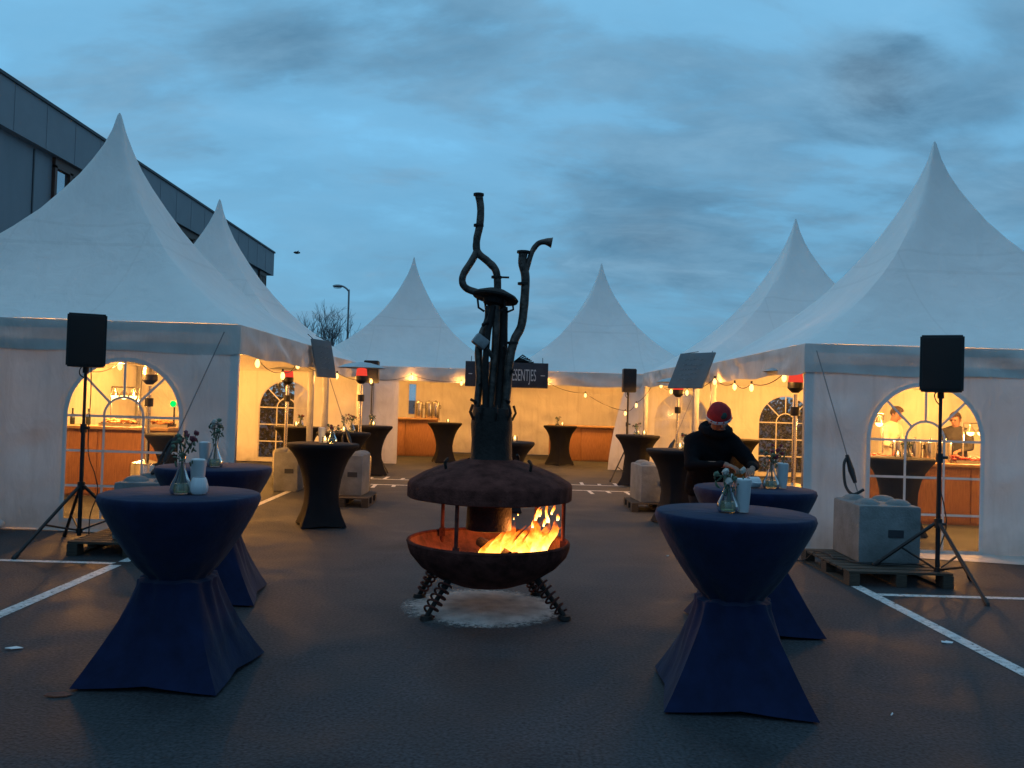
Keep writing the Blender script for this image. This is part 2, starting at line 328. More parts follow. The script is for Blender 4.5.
# ------------------------------------------------------------------ mesh helpers
class MB:
    def __init__(s): s.bm = bmesh.new()
    def quad(s, pts):
        return s.bm.faces.new([s.bm.verts.new(p) for p in pts])
    def box(s, c, size, rot=None, bevel=0.0):
        M = Matrix.Translation(Vector(c))
        if rot: M = M @ Euler(rot).to_matrix().to_4x4()
        r = bmesh.ops.create_cube(s.bm, size=1.0)
        vs = r['verts']
        bmesh.ops.scale(s.bm, vec=Vector(size), verts=vs)
        if bevel:
            es = list({e for v in vs for e in v.link_edges})
            r2 = bmesh.ops.bevel(s.bm, geom=es, offset=bevel, segments=2, affect='EDGES', profile=0.6)
            vs = list({v for f in r2['faces'] for v in f.verts} | {v for v in vs if v.is_valid})
        bmesh.ops.transform(s.bm, matrix=M, verts=vs)
        return s
    def tube(s, pts, r, seg=10, caps=True, closed=False):
        pts = [Vector(p) for p in pts]; n = len(pts)
        rs = r if isinstance(r, (list, tuple)) else [r] * n
        rings = []
        up = Vector((0, 0, 1)); prev = None
        for i, p in enumerate(pts):
            if closed: d = pts[(i + 1) % n] - pts[i - 1]
            else: d = (pts[min(i + 1, n - 1)] - pts[max(i - 1, 0)])
            if d.length < 1e-9: d = Vector((0, 0, 1))
            d.normalize()
            if prev is None:
                a = d.cross(up)
                if a.length < 1e-3: a = d.cross(Vector((1, 0, 0)))
            else:
                a = prev - d * prev.dot(d)
                if a.length < 1e-4: a = d.cross(up)
            a.normalize(); prev = a; b = d.cross(a)
            rings.append([s.bm.verts.new(p + (a * math.cos(2 * PI * k / seg) + b * math.sin(2 * PI * k / seg)) * rs[i]) for k in range(seg)])
        rng = range(n) if closed else range(n - 1)
        for i in rng:
            A, B = rings[i], rings[(i + 1) % n]
            for k in range(seg):
                s.bm.faces.new((A[k], A[(k + 1) % seg], B[(k + 1) % seg], B[k]))
        if caps and not closed:
            s.bm.faces.new(list(reversed(rings[0]))); s.bm.faces.new(rings[-1])
        return s
    def cyl(s, p0, p1, r0, r1=None, seg=16):
        return s.tube([p0, p1], [r0, r0 if r1 is None else r1], seg)
    def lathe(s, prof, c=(0, 0, 0), seg=32, cap0=False, cap1=False, M=None):
        rings = []
        for (r, z) in prof:
            ring = []
            for k in range(seg):
                p = Vector((r * math.cos(2 * PI * k / seg), r * math.sin(2 * PI * k / seg), z))
                if M is not None: p = M @ p
                ring.append(s.bm.verts.new(p + Vector(c)))
            rings.append(ring)
        for A, B in zip(rings, rings[1:]):
            for k in range(seg):
                s.bm.faces.new((A[k], A[(k + 1) % seg], B[(k + 1) % seg], B[k]))
        if cap0: s.bm.faces.new(list(reversed(rings[0])))
        if cap1: s.bm.faces.new(rings[-1])
        return s
    def ball(s, c, r, sc=(1, 1, 1), sub=2, rot=None):
        M = Matrix.Translation(Vector(c))
        if rot: M = M @ Euler(rot).to_matrix().to_4x4()
        M = M @ Matrix.Diagonal((r * sc[0], r * sc[1], r * sc[2], 1))
        bmesh.ops.create_icosphere(s.bm, subdivisions=sub, radius=1.0, matrix=M)
        return s
    def prism(s, poly, z0, z1):
        a = [s.bm.verts.new((x, y, z0)) for x, y in poly]; b = [s.bm.verts.new((x, y, z1)) for x, y in poly]
        n = len(poly)
        s.bm.faces.new(list(reversed(a))); s.bm.faces.new(b)
        for i in range(n): s.bm.faces.new((a[i], a[(i + 1) % n], b[(i + 1) % n], b[i]))
        return s
    def jitter(s, amp, scale, seed=0):
        for v in s.bm.verts:
            v.co += noise.noise_vector(v.co * scale + Vector((seed, seed * 2, 0))) * amp
        return s
    def build(s, name, material, parent=None, loc=None, smooth=True, ang=35):
        bmesh.ops.remove_doubles(s.bm, verts=s.bm.verts, dist=1e-5)
        bmesh.ops.recalc_face_normals(s.bm, faces=s.bm.faces)
        me = bpy.data.meshes.new(name); s.bm.to_mesh(me); s.bm.free()
        me.materials.append(material)
        if smooth and len(me.polygons):
            me.polygons.foreach_set('use_smooth', [True] * len(me.polygons))
            me.set_sharp_from_angle(angle=R(ang))
        o = bpy.data.objects.new(name, me); COL.objects.link(o)
        if parent: o.parent = parent
        if loc: o.location = loc
        return o

def tag(o, label=None, cat=None, group=None, kind=None):
    if label: o['label'] = label
    if cat: o['category'] = cat
    if group: o['group'] = group
    if kind: o['kind'] = kind
    return o
def thing(name, label, cat, loc, rz=0.0, group=None):
    o = bpy.data.objects.new(name, None); COL.objects.link(o)
    o.empty_display_size = 0.2
    o.location = loc; o.rotation_euler = (0, 0, rz)
    return tag(o, label, cat, group)
def copy_tree(o, parent=None):
    c = o.copy(); COL.objects.link(c)
    if parent: c.parent = parent
    for ch in list(o.children): copy_tree(ch, c)
    return c
def place(proto, used, loc, rz, label, group=None):
    o = proto if not used else copy_tree(proto)
    o.location = loc; o.rotation_euler = (0, 0, rz); o['label'] = label
    if group: o['group'] = group
    return o
def lamp(name, loc, power, col=(1.0, 0.42, 0.085), r=0.06, parent=None):
    d = bpy.data.lights.new(name, 'POINT'); d.energy = power; d.color = col; d.shadow_soft_size = r
    o = bpy.data.objects.new(name, d); COL.objects.link(o); o.location = loc
    if parent: o.parent = parent
    return o
def smooth_path(pts, n=6):
    pts = [Vector(p) for p in pts]; out = []
    for i in range(len(pts) - 1):
        p0 = pts[max(i - 1, 0)]; p1 = pts[i]; p2 = pts[i + 1]; p3 = pts[min(i + 2, len(pts) - 1)]
        for k in range(n):
            t = k / n
            out.append(0.5 * ((2 * p1) + (-p0 + p2) * t + (2 * p0 - 5 * p1 + 4 * p2 - p3) * t * t + (-p0 + 3 * p1 - 3 * p2 + p3) * t ** 3))
    out.append(pts[-1]); return out

# ------------------------------------------------------------------ ground and markings
g = MB(); g.quad([(-600, -600, 0), (600, -600, 0), (600, 900, 0), (-600, 900, 0)])
tag(g.build('ground', M_asph, smooth=False), kind='structure')
def line(name, x0, y0, x1, y1, wd=0.10):
    a = Vector((x0, y0)); b = Vector((x1, y1)); d = (b - a).normalized(); n = Vector((-d.y, d.x)) * wd / 2
    m = MB(); K = max(2, int((b - a).length / 0.25))
    L1, L2 = [], []
    for i in range(K + 1):
        p = a.lerp(b, i / K); j = (rnd.random() - .5) * 0.008
        q = p + n * (1 + j * 8); q2 = p - n * (1 + j * 5)
        L1.append(m.bm.verts.new((q.x, q.y, 0.004))); L2.append(m.bm.verts.new((q2.x, q2.y, 0.004)))
    for i in range(K): m.bm.faces.new((L1[i], L1[i + 1], L2[i + 1], L2[i]))
    return tag(m.build(name, M_paint, smooth=False), kind='structure')
line('parking_line', -3.56, 2.0, -3.56, 8.16, 0.11)
line('parking_line', -3.56, 8.32, -3.56, 15.0, 0.10)
line('parking_line', -12.0, 8.24, -3.61, 8.24, 0.09)
line('parking_line', 3.44, 2.0, 3.44, 8.5, 0.11)
line('parking_line', 3.50, 7.78, 12.0, 7.78, 0.09)
line('parking_line', -2.9, 17.5, 2.9, 17.5, 0.09)
line('parking_line', -2.9, 16.4, 2.9, 16.4, 0.09)
for i, x in enumerate((-2.6, -2.3, -1.95, 1.75, 2.1, 2.45, 2.8)):
    ln = 0.55 if i % 2 else 0.3
    line('parking_line_tick', x, 17.55, x + 0.02, 17.55 + ln, 0.07)
    line('parking_line_tick', x, 16.35, x + 0.02, 16.35 - ln, 0.07)
# sand strewn under the fire
m = MB(); ring = []
SC = (-0.07, 6.90)
ctr = m.bm.verts.new((SC[0], SC[1], 0.022))
prev = None
for rr, hh in ((0.25, 0.021), (0.45, 0.016), (0.56, 0.009), (0.66, 0.004)):
    cur = []
    for k in range(72):
        a = 2 * PI * k / 72
        q = rr * (1 + 0.10 * noise.noise(Vector((math.cos(a) * 1.5, math.sin(a) * 1.5, rr))) + (0.03 * noise.noise(Vector((math.cos(a) * 9, math.sin(a) * 9, 3))) if rr > .6 else 0))
        cur.append(m.bm.verts.new((SC[0] + q * math.cos(a) * 0.98, SC[1] + q * math.sin(a) * 1.02, hh + 0.004 * noise.noise(Vector((q * 9, a * 6, 0))))))
    for k in range(72):
        if prev: m.bm.faces.new((prev[k], prev[(k + 1) % 72], cur[(k + 1) % 72], cur[k]))
        else: m.bm.faces.new((ctr, cur[(k + 1) % 72], cur[k]))
    prev = cur
M_sand = mat('pale_sand', (0.46, 0.46, 0.45), 0.95, var=0.35, vscale=5, bump=0.6, bscale=60)
worn(M_sand, 0.02, 0.34, 26, ((-0.07, 6.90, 0.0), 0.42, 0.68))
tag(m.build('sand_patch', M_sand), 'pale round patch of sand strewn on the asphalt under the fire bowl', 'sand', kind='stuff')

# ------------------------------------------------------------------ building on the left
bd = thing('office_building', 'long dark blue-grey flat-roofed building behind the left tents', 'building', (-12.6, 0, 0))
X0 = 0.0; YE = 44.5; YS = -8.0; HT = 8.97; FB = 7.80
MB().box((-5.75, (YS + YE) / 2 - 0.3, (FB) / 2), (11.9, YE - YS - 0.8, FB)).build('wall', M_clad, bd, smooth=False)
m = MB(); m.box((-5.8, (YS + YE) / 2, (FB + HT) / 2), (12.4, YE - YS, HT - FB - 0.002)); y = YS + 0.6
while y < YE - .5:
    m.box((0.402, y, (FB + HT) / 2), (0.012, 0.025, HT - FB - .04)); y += 1.48
m.build('fascia', M_clad2, bd, smooth=False)
MB().box((-5.8, (YS + YE) / 2, HT + 0.04), (12.5, YE - YS + 0.1, 0.08)).build('coping', M_coping, bd, smooth=False)
# vertical cladding panels and windows on the face towards the tents (x = -0.3)
fx = 0.20
m = MB()
y = YS + 0.5
while y < YE - 1:
    m.box((fx + 0.01, y, FB / 2), (0.025, 0.05, FB - 0.1)); y += 2.95
m.build('panel_joint', M_coping, bd, smooth=False)
for wy in (24.6, 33.3, 38.2, 43.0):
    for wz in (6.46, 3.1):
        wl = 3.4 if wy < 41 else 1.2
        f = MB()
        f.box((fx + 0.03, wy, wz + 1.2), (0.12, wl, 0.26)); f.box((fx + 0.03, wy, wz - 1.16), (0.12, wl, 0.12))
        nm = 4 if wl > 1 else 1
        for k in range(nm + 1):
            f.box((fx + 0.03, wy - wl / 2 + 0.06 + (wl - 0.12) * k / nm, wz + 0.02), (0.12, 0.17 if 0 < k < nm else 0.12, 2.22))
        fo = f.build('window', M_wframe, bd, smooth=False)
        MB().box((fx + 0.005, wy, wz), (0.02, wl - 0.1, 2.3)).build('pane', M_wglass, fo, smooth=False)
bd.location.x = -12.3

# ------------------------------------------------------------------ tents
HW = 2.73; EZ = 2.46; VB = 2.12; AP = 5.75
PROF = [(1.0, 0.0), (0.87, 0.067), (0.735, 0.144), (0.597, 0.232), (0.475, 0.325), (0.37, 0.425), (0.282, 0.52), (0.210, 0.613), (0.150, 0.698), (0.104, 0.772), (0.064, 0.848), (0.030, 0.925), (0.006, 1.0)]
def wrinkle(p, amp=0.03):
    amp *= 1.8
    d = noise.noise(Vector((p[0] * 0.35 + p[2] * 0.3 + 3.3, p[1] * 0.5, p[2] * 2.6 + (p[0] + p[1]) * 1.0)))
    e = noise.noise(Vector((p[0] * 0.5, p[1] * 0.5 + 9, p[2] * 4.5 - p[0] * 1.6)))
    return amp * (d + 0.6 * e)
def panel(p0, p1, ztop, opening=None, nrm=(0, -1, 0), amp=0.035, zbot=0.02):
    """canvas between ground points p0, p1; opening = (c, halfwidth, sill, spring, arched)"""
    p0 = Vector((*p0, 0)); p1 = Vector((*p1, 0)); d = p1 - p0; W = d.length; d.normalize(); nv = Vector(nrm)
    m = MB()
    def pt(s, z):
        p = p0 + d * s
        edge = min(1, s / 0.3, (W - s) / 0.3, (z + 0.1) / 0.2, (ztop - z + .02) / 0.2)
        k = wrinkle((p.x, p.y, z), amp)
        if opening:
            c, hw, sill, spr, arch = opening
            dist = max(abs(s - c) - hw, z - (spr + (hw if arch else 0)), sill - z)
            k *= max(0.12, min(1, dist / 0.3))
        return m.bm.verts.new(p + Vector((0, 0, z)) + nv * k * max(0, edge))
    ss = [W * i / 26 for i in range(27)]
    if opening:
        c, hw, sill, spr, arch = opening
        ss = [s for s in ss if abs(s - c) > hw + 0.03] + [c - hw + 2 * hw * i / 20 for i in range(21)]
        ss = sorted(set(round(s, 5) for s in ss))
    def top(s):
        if arch: return spr + math.sqrt(max(0, hw * hw - (s - c) ** 2))
        return spr
    for a, b in zip(ss, ss[1:]):
        mid = (a + b) / 2
        spans = []
        if opening and abs(mid - c) < hw:
            spans = [((zbot, sill), (zbot, sill), 2), ((top(a), ztop), (top(b), ztop), 8)]
        else: spans = [((zbot, ztop), (zbot, ztop), 22)]
        for (a0, a1), (b0, b1), n in spans:
            for i in range(n):
                t0, t1 = i / n, (i + 1) / n
                m.quad_ = None
                m.bm.faces.new((pt(a, a0 + (a1 - a0) * t0), pt(b, b0 + (b1 - b0) * t0), pt(b, b0 + (b1 - b0) * t1), pt(a, a0 + (a1 - a0) * t1)))
    return m, p0, d, nv
def window_parts(par, p0, d, nv, c, hw, sill, spr, arch=True):
    def P(s, z, o=0.0): return p0 + d * s + Vector((0, 0, z)) + nv * o
    f = MB(); poly = [P(c - hw, sill), P(c + hw, sill)]
    if arch: poly += [P(c + hw * math.cos(a), spr + hw * math.sin(a)) for a in [PI * k / 24 for k in range(25)]]
    else: poly += [P(c + hw, spr), P(c - hw, spr)]
    f.bm.faces.new([f.bm.verts.new(p) for p in poly])
    win = f.build('window', M_film, par, smooth=False)
    b = MB()
    lay = [0.006]
    def bar(pts, wd=0.028, closed=False):
        lay[0] += 0.0022; o_ = lay[0]
        Q = [Vector(p) for p in pts]; n_ = len(Q); L_, R_ = [], []
        for i_ in range(n_):
            a = Q[i_ - 1] if (i_ or closed) else Q[0]; e = Q[(i_ + 1) % n_] if (i_ < n_ - 1 or closed) else Q[-1]
            t1 = (Q[i_] - a).normalized() if (Q[i_] - a).length > 1e-6 else (e - Q[i_]).normalized()
            t2 = (e - Q[i_]).normalized() if (e - Q[i_]).length > 1e-6 else t1
            t = (t1 + t2).normalized(); nn = Vector((-t.y, t.x)) * (wd / 2) / max(.5, t.dot(t1))
            L_.append(b.bm.verts.new(P(*(Q[i_] + nn), o_))); R_.append(b.bm.verts.new(P(*(Q[i_] - nn), o_)))
        for i_ in range(n_ if closed else n_ - 1):
            k_ = (i_ + 1) % n_; b.bm.faces.new((L_[i_], L_[k_], R_[k_], R_[i_]))
    if arch:
        th = hw * 0.34
        for s in (-th, th): bar([(c + s, sill), (c + s, spr)])
        for k in range(3):
            zz = spr - k * (spr - sill) / 3.0
            bar([(c - hw, zz), (c + hw, zz)])
        bar([(c + th * math.cos(PI * k / 14), spr + th * math.sin(PI * k / 14)) for k in range(15)])
        for a in (R(45), R(90), R(135)):
            bar([(c + th * math.cos(a), spr + th * math.sin(a)), (c + hw * math.cos(a), spr + hw * math.sin(a))])
        bar([(c - hw, sill), (c + hw, sill)] + [(c + hw * math.cos(PI * k / 24), spr + hw * math.sin(PI * k / 24)) for k in range(25)], 0.05, True)
    else: bar([(c - hw, spr), (c - hw, sill), (c + hw, sill), (c + hw, spr)], 0.05, True)
    b.build('glazing_bar', M_wall, win, smooth=False)

def make_tent(cx, cy, label, walls):
    t = thing('pagoda_tent', label, 'tent', (cx, cy, 0), 0, 'white pagoda tents round the yard')
    # roof: pyramid with concave faces
    m = MB(); rows = []
    NS = 12
    for r, h in PROF:
        row = []
        for side in range(4):
            for k in range(NS):
                s = -1 + 2 * k / NS
                x, y = [(s, -1), (1, s), (-s, 1), (-1, -s)][side]
                nn = 5 + 45 * r ** 1.5; rf = (abs(x) ** nn + abs(y) ** nn) ** (-1 / nn)
                sag = rf - 0.035 * (1 - s * s) * math.sin(PI * min(1, r)) * 1.2
                z = EZ + (AP - EZ) * h
                z += -0.06 * (1 - s * s) * math.sin(PI * r)
                p = Vector((x * r * HW * sag, y * r * HW * sag, z))
                p += Vector((x, y, 0.6)) * 0.010 * noise.noise(Vector((p.x * 2 + cx, p.y * 2, p.z * 2)))
                row.append(m.bm.verts.new(p))
        rows.append(row)
    n4 = 4 * NS
    for A, B in zip(rows, rows[1:]):
        for k in range(n4): m.bm.faces.new((A[k], A[(k + 1) % n4], B[(k + 1) % n4], B[k]))
    m.bm.faces.new(rows[-1])
    roof = m.build('roof', M_roof, t, ang=50)
    MB().lathe([(0.05, AP - 0.13), (0.022, AP - 0.01), (0.012, AP + 0.03)], seg=12, cap1=True).build('finial', M_roof, roof)
    # welded seams
    m = MB()
    for f in (0.42, 0.72):
        pass
    # valance
    m = MB(); NV = 44; per = []
    for side in range(4):
        for k in range(NV):
            s = -1 + 2 * k / NV
            per.append([(s, -1), (1, s), (-s, 1), (-1, -s)][side] + (s,))
    rows = []
    for j in range(7):
        q = j / 6; row = []
        for pi_, (x, y, s) in enumerate(per):
            side_ = pi_ // NV
            k = noise.noise(Vector((x * HW * 1.1 + cx, y * HW * 1.1 + cy, q * 2.2)))
            kd = noise.noise(Vector((s * 5 + q * 1.6 * (1 if s > 0 else -1) + cx, side_ * 7, 3)))
            bulge = 0.012 + 0.010 * math.sin(PI * q) + (0.030 * k + 0.060 * kd) * math.sin(PI * min(1, q * .8 + .1)) * (1 - abs(s) ** 8)
            z = EZ - 0.004 - (EZ - VB) * q - 0.014 * q * (1 + math.sin(s * 9 + cx))
            row.append(m.bm.verts.new((x * (HW + bulge), y * (HW + bulge), z)))
        rows.append(row)
    n4 = len(per)
    for A, B in zip(rows, rows[1:]):
        for k in range(n4): m.bm.faces.new((A[k], A[(k + 1) % n4], B[(k + 1) % n4], B[k]))
    m.build('valance', M_val, t, ang=50)
    # rail under the eaves + posts
    m = MB(); h = HW - 0.05; zr = EZ - 0.07
    m.box((0, -h, zr), (2 * h, 0.05, 0.09)); m.box((0, h, zr), (2 * h, 0.05, 0.09)); m.box((-h, 0, zr), (0.05, 2 * h - .06, 0.09)); m.box((h, 0, zr), (0.05, 2 * h - .06, 0.09))
    m.build('eaves_rail', M_alu, t, smooth=False)
    for sx in (-1, 1):
        for sy in (-1, 1):
            MB().box((sx * (HW - 0.06), sy * (HW - 0.06), (EZ - 0.12) / 2), (0.10, 0.10, EZ - 0.12), bevel=0.012).box((sx * (HW - 0.06), sy * (HW - 0.06), 0.006), (0.2, 0.2, 0.012)).build('post', M_alu, t)
    # walls
    e = HW - 0.004; zt = VB + 0.10
    ends = {'front': ((-e, -e), (e, -e), (0, -1, 0)), 'back': ((-e, e), (e, e), (0, 1, 0)), 'left': ((-e, -e), (-e, e), (-1, 0, 0)), 'right': ((e, -e), (e, e), (1, 0, 0))}
    for side, halves in walls.items():
        a, b, nv = ends[side]; a = Vector(a); b = Vector(b); mid = (a + b) / 2
        for i, kind in enumerate(halves):
            if not kind: continue
            q0, q1 = ((a, mid), (mid, b))[i]
            W = (q1 - q0).length
            op = None
            if kind[0] == 'window': op = (kind[1], 0.67, (kind[2] if len(kind) > 2 else 0.1), 1.34, True)
            if kind[0] == 'slit': op = (kind[1], 0.13, 1.15, 2.14, False)
            m, p0, d, nvv = panel(tuple(q0), tuple(q1), zt, op, nv)
            # ground flap
            for k in range(16):
                s0 = W * k / 16; s1 = W * (k + 1) / 16
                fw = (kind[3] if len(kind) > 3 else 0.10); fg = 1 if kind[0] == 'plain' else min(1, 0.12 + s0 / W)
                f0 = fw * fg + 0.03 * noise.noise(Vector((s0 * 2 + cx, cy, 0))); fg = 1 if kind[0] == 'plain' else min(1, 0.12 + s1 / W)
                f1 = fw * fg + 0.03 * noise.noise(Vector((s1 * 2 + cx, cy, 0)))
                A = p0 + d * s0; B = p0 + d * s1
                m.bm.faces.new([m.bm.verts.new(v) for v in (A + Vector((0, 0, 0.02)), B + Vector((0, 0, 0.02)), B + nvv * f1 + Vector((0, 0, 0.007)), A + nvv * f0 + Vector((0, 0, 0.007)))])
            if kind[0] == 'drawn':
                for v in m.bm.verts:   # loose edge pulled aside and tied at the top
                    s = (v.co - p0).dot(d); q = (v.co.z / zt)
                    fold = kind[1] * q ** 1.5
                    s2 = fold + s * (W - fold) / W
                    v.co += d * (s2 - s)
                    v.co += nvv * 0.05 * math.sin(s * 14) * q
            wo = m.build('wall', M_wall, t, ang=60)
            if op: window_parts(wo, p0, d, nvv, *op)
            # seam strip at the joint
            jp = p0 if i == 1 else p0 + d * W
    return t
LX = -5.80; RX = 6.46; Y1 = 10.08 + HW; Y2 = Y1 + 2 * HW + 0.05
P = ('plain',)
make_tent(LX, Y1, 'white pagoda tent nearest on the left with an arched window by its right corner', {'front': [P, ('window', 1.43, 0.12, 0.18)], 'left': [P, P]})
make_tent(LX - 0.30, Y2, 'white pagoda tent second in the left row, peak rising behind the nearest left tent', {'left': [P, P], 'back': [P, ('window', 0.9)]})
tr_ = make_tent(RX, Y1, 'white pagoda tent nearest on the right with an arched window by its left corner', {'front': [('window', 1.42, 0.03, 0.6), ('plain', 0, 0, 0.75)], 'right': [P, P]})
make_tent(RX - 0.20, Y2, 'white pagoda tent second in the right row, its peak between the two right-hand roofs', {'right': [P, P], 'back': [('window', 0.95), ('window', 0.8)]})
tr_.rotation_euler.z = R(-2)
HW = 2.64; AP = 5.66
Y3 = 21.8 + HW
make_tent(-2.56, Y3, 'white pagoda tent at the far end, left of the fire sculpture', {'left': [P, P], 'back': [('slit', 2.45), P], 'front': [P, None]})
make_tent(2.80, Y3, 'white pagoda tent at the far end, right of the fire sculpture', {'right': [P, P], 'back': [P, P], 'front': [None, ('drawn', 0.42)]})

# ------------------------------------------------------------------ fire sculpture
FX, FY = -0.055, 6.95
fs = thing('fire_sculpture', 'rusty hooded fire bowl on spring legs with a chimney of old exhaust pipes', 'fire bowl', (FX, FY, 0))
kx = FY / 858.0
def fp(px, py, dy=0.0):
    """local point of the sculpture from its outline, as seen square on"""
    xx = (px - (402 - py) * 0.03 - 500) * kx - FX
    zz = 1.65 + (402 + 0.03 * (px - 512) - py) * kx
    return Vector((xx, dy, zz))
# bowl
bo = [(0.08, 0.16), (0.25, 0.185), (0.42, 0.25), (0.55, 0.335), (0.63, 0.43), (0.65, 0.485), (0.655, 0.52)]
MB().lathe(bo, seg=64, cap0=True).jitter(0.006, 4).build('bowl', M_rust, fs)
bi = [(0.06, 0.19), (0.25, 0.215), (0.41, 0.28), (0.53, 0.36), (0.605, 0.45), (0.63, 0.52)]
MB().lathe(bi, seg=64, cap0=True).build('bowl_lining', M_bowl, fs)
MB().tube([(0.643 * math.cos(2 * PI * k / 64), 0.643 * math.sin(2 * PI * k / 64), 0.524) for k in range(64)], 0.016, 8, closed=True).build('bowl_rim', M_rust, fs)
# hood: shallow dome with skirt
ho = [(0.655, 0.875), (0.662, 0.88), (0.662, 0.985), (0.65, 1.005), (0.55, 1.065), (0.42, 1.12), (0.30, 1.155), (0.19, 1.185)]
MB().lathe(ho, seg=64).jitter(0.004, 3, 2).build('hood', M_rust, fs)
hi = [(0.645, 0.877), (0.645, 0.98), (0.55, 1.06), (0.40, 1.11), (0.17, 1.14)]
MB().lathe(hi, seg=64).build('hood_lining', M_soot, fs)
MB().lathe([(0.17, 1.14), (0.18, 0.80), (0.185, 0.62), (0.165, 0.615), (0.16, 0.9)], seg=32).build('smoke_duct', M_soot, fs)
for a in (247, 132, 352, 48):
    ca, sa = math.cos(R(a)), math.sin(R(a))
    MB().tube([(0.60 * ca, 0.60 * sa, 0.43), (0.60 * ca, 0.60 * sa, 0.95)], 0.016, 10).box((0.60 * ca, 0.60 * sa, 0.52), (0.05, 0.05, 0.07)).build('hood_support', M_rust, fs)
for a in (222, 312, 60):
    ca, sa = math.cos(R(a)), math.sin(R(a))
    MB().tube(smooth_path([(0.46 * ca, 0.46 * sa, 1.12), (0.47 * ca, 0.47 * sa, 1.17), (0.44 * ca, 0.44 * sa, 1.20)]), 0.012, 8).build('lifting_hook', M_soot, fs)
# spring legs
for i, (bx, by) in enumerate(((-0.44, -0.50), (0.60, -0.38), (-0.56, 0.22), (0.42, 0.42))):
    top = Vector((bx * 0.62, by * 0.62, 0.30)); bot = Vector((bx, by, 0.03))
    if abs(by) < .3: top = Vector((bx * .7, by * .6, .33))
    ax = (bot - top); n = ax.normalized(); a = n.cross(Vector((0, 1, 0))).normalized(); b = n.cross(a)
    shaft = MB().tube([top, bot], 0.019, 10).cyl(bot - Vector((0, 0, 0.022)), bot + Vector((0, 0, 0.006)), 0.055, 0.045, 16).tube([top, top + ax * .3], .028, 10).build('leg', M_soot, fs)
    turns = 5; pts = []
    for k in range(int(turns * 14)):
        t = k / (turns * 14 - 1); an = 2 * PI * turns * t
        pts.append(top + ax * (0.22 + 0.70 * t) + (a * math.cos(an) + b * math.sin(an)) * (0.047 + .008 * math.sin(i + t * 3)))
    MB().tube(pts, 0.0085, 8).build('coil_spring', M_rust, shaft)
# chimney drum
MB().lathe([(0.18, 1.17), (0.168, 1.20), (0.162, 1.34), (0.165, 1.46), (0.16, 1.56), (0.15, 1.595), (0.06, 1.60)], seg=32, cap1=True).jitter(0.014, 6, 5).build('chimney_drum', M_soot, fs)
for k in range(9):
    a = k * 0.7; m = MB(); m.tube([(0.16 * math.cos(a), 0.16 * math.sin(a), 1.50), (0.19 * math.cos(a), 0.19 * math.sin(a), 1.56), (0.17 * math.cos(a), 0.17 * math.sin(a), 1.62)], 0.011, 6)
    m.build('weld_lug', M_soot, fs)
def pipe(pts, r, name='exhaust_pipe', mt=None, flare=None, n=6):
    r *= 0.86
    path = smooth_path([fp(p[0], p[1], p[2] if len(p) > 2 else 0) for p in pts], n)
    rs = [r * (1 + 0.10 * noise.noise(Vector((i * 0.35, pts[0][0], 0)))) for i in range(len(path))]
    if flare:
        for j in range(flare[0]): rs[j] = r * (1 + (flare[1] - 1) * (1 - j / flare[0]))
    m = MB(); m.tube(path, rs, 14)
    return m.build(name, mt or M_pipe, fs)
p1 = pipe([(479, 194), (481, 208), (480, 225), (477, 240), (478, 252), (488, 261), (496, 270), (498, 284), (497, 305), (496, 340), (493, 375), (490, 412)], 0.036)
p1b = pipe([(478, 250), (472, 261), (464, 274), (463, 283), (468, 289), (480, 293), (490, 296)], 0.034)
p2 = pipe([(524, 251, .03), (523, 262, .03), (526, 276, .03), (525, 300, .03), (522, 325, .02), (515, 340, 0), (510, 360, 0), (508, 385, 0), (505, 412, 0)], 0.042)
p3 = pipe([(553, 241, .05), (546, 240, .05), (539, 242, .05), (533, 250, .04), (529, 262, .03), (526, 274, .03)], 0.026, flare=(7, 2.0))
p4 = pipe([(489, 305, .06), (488, 320, .06), (483, 332, .05), (479, 350, .02), (480, 380, 0), (477, 412, 0)], 0.036)
p5 = pipe([(503, 306, .08), (503, 340, .08), (501, 375, .06), (499, 412, .03)], 0.050, mt=M_soot)
p6 = pipe([(494, 306, -.02), (489, 330, -.03), (486, 365, -.05), (486, 412, -.04)], 0.03, mt=M_soot)
p7 = pipe([(516, 345, .08), (511, 365, .08), (509, 390, .06), (505, 412, .04)], 0.018, mt=M_galv)
def ringat(px, py, r, dy=0, tilt=(0, 0, 0), th=0.009):
    r *= 0.86
    c = fp(px, py, dy); M = Euler(tilt).to_matrix()
    return MB().lathe([(r * .6, -th), (r, -th), (r, th), (r * .6, th)], c=c, seg=20, cap0=True, cap1=True, M=M)
ringat(479, 194, 0.050).build('pipe_flange', M_soot, p1)
ringat(479, 225, 0.048).build('pipe_clamp', M_soot, p1)
ringat(497, 277, 0.05).box(fp(501, 277), (0.14, 0.03, 0.012)).build('pipe_clamp', M_soot, p1)
ringat(524, 251, 0.062, .03).build('pipe_flange', M_soot, p2)
ringat(524, 283, 0.055, .03).build('pipe_clamp', M_soot, p2)
ringat(513, 343, 0.055, 0).build('pipe_clamp', M_soot, p2)
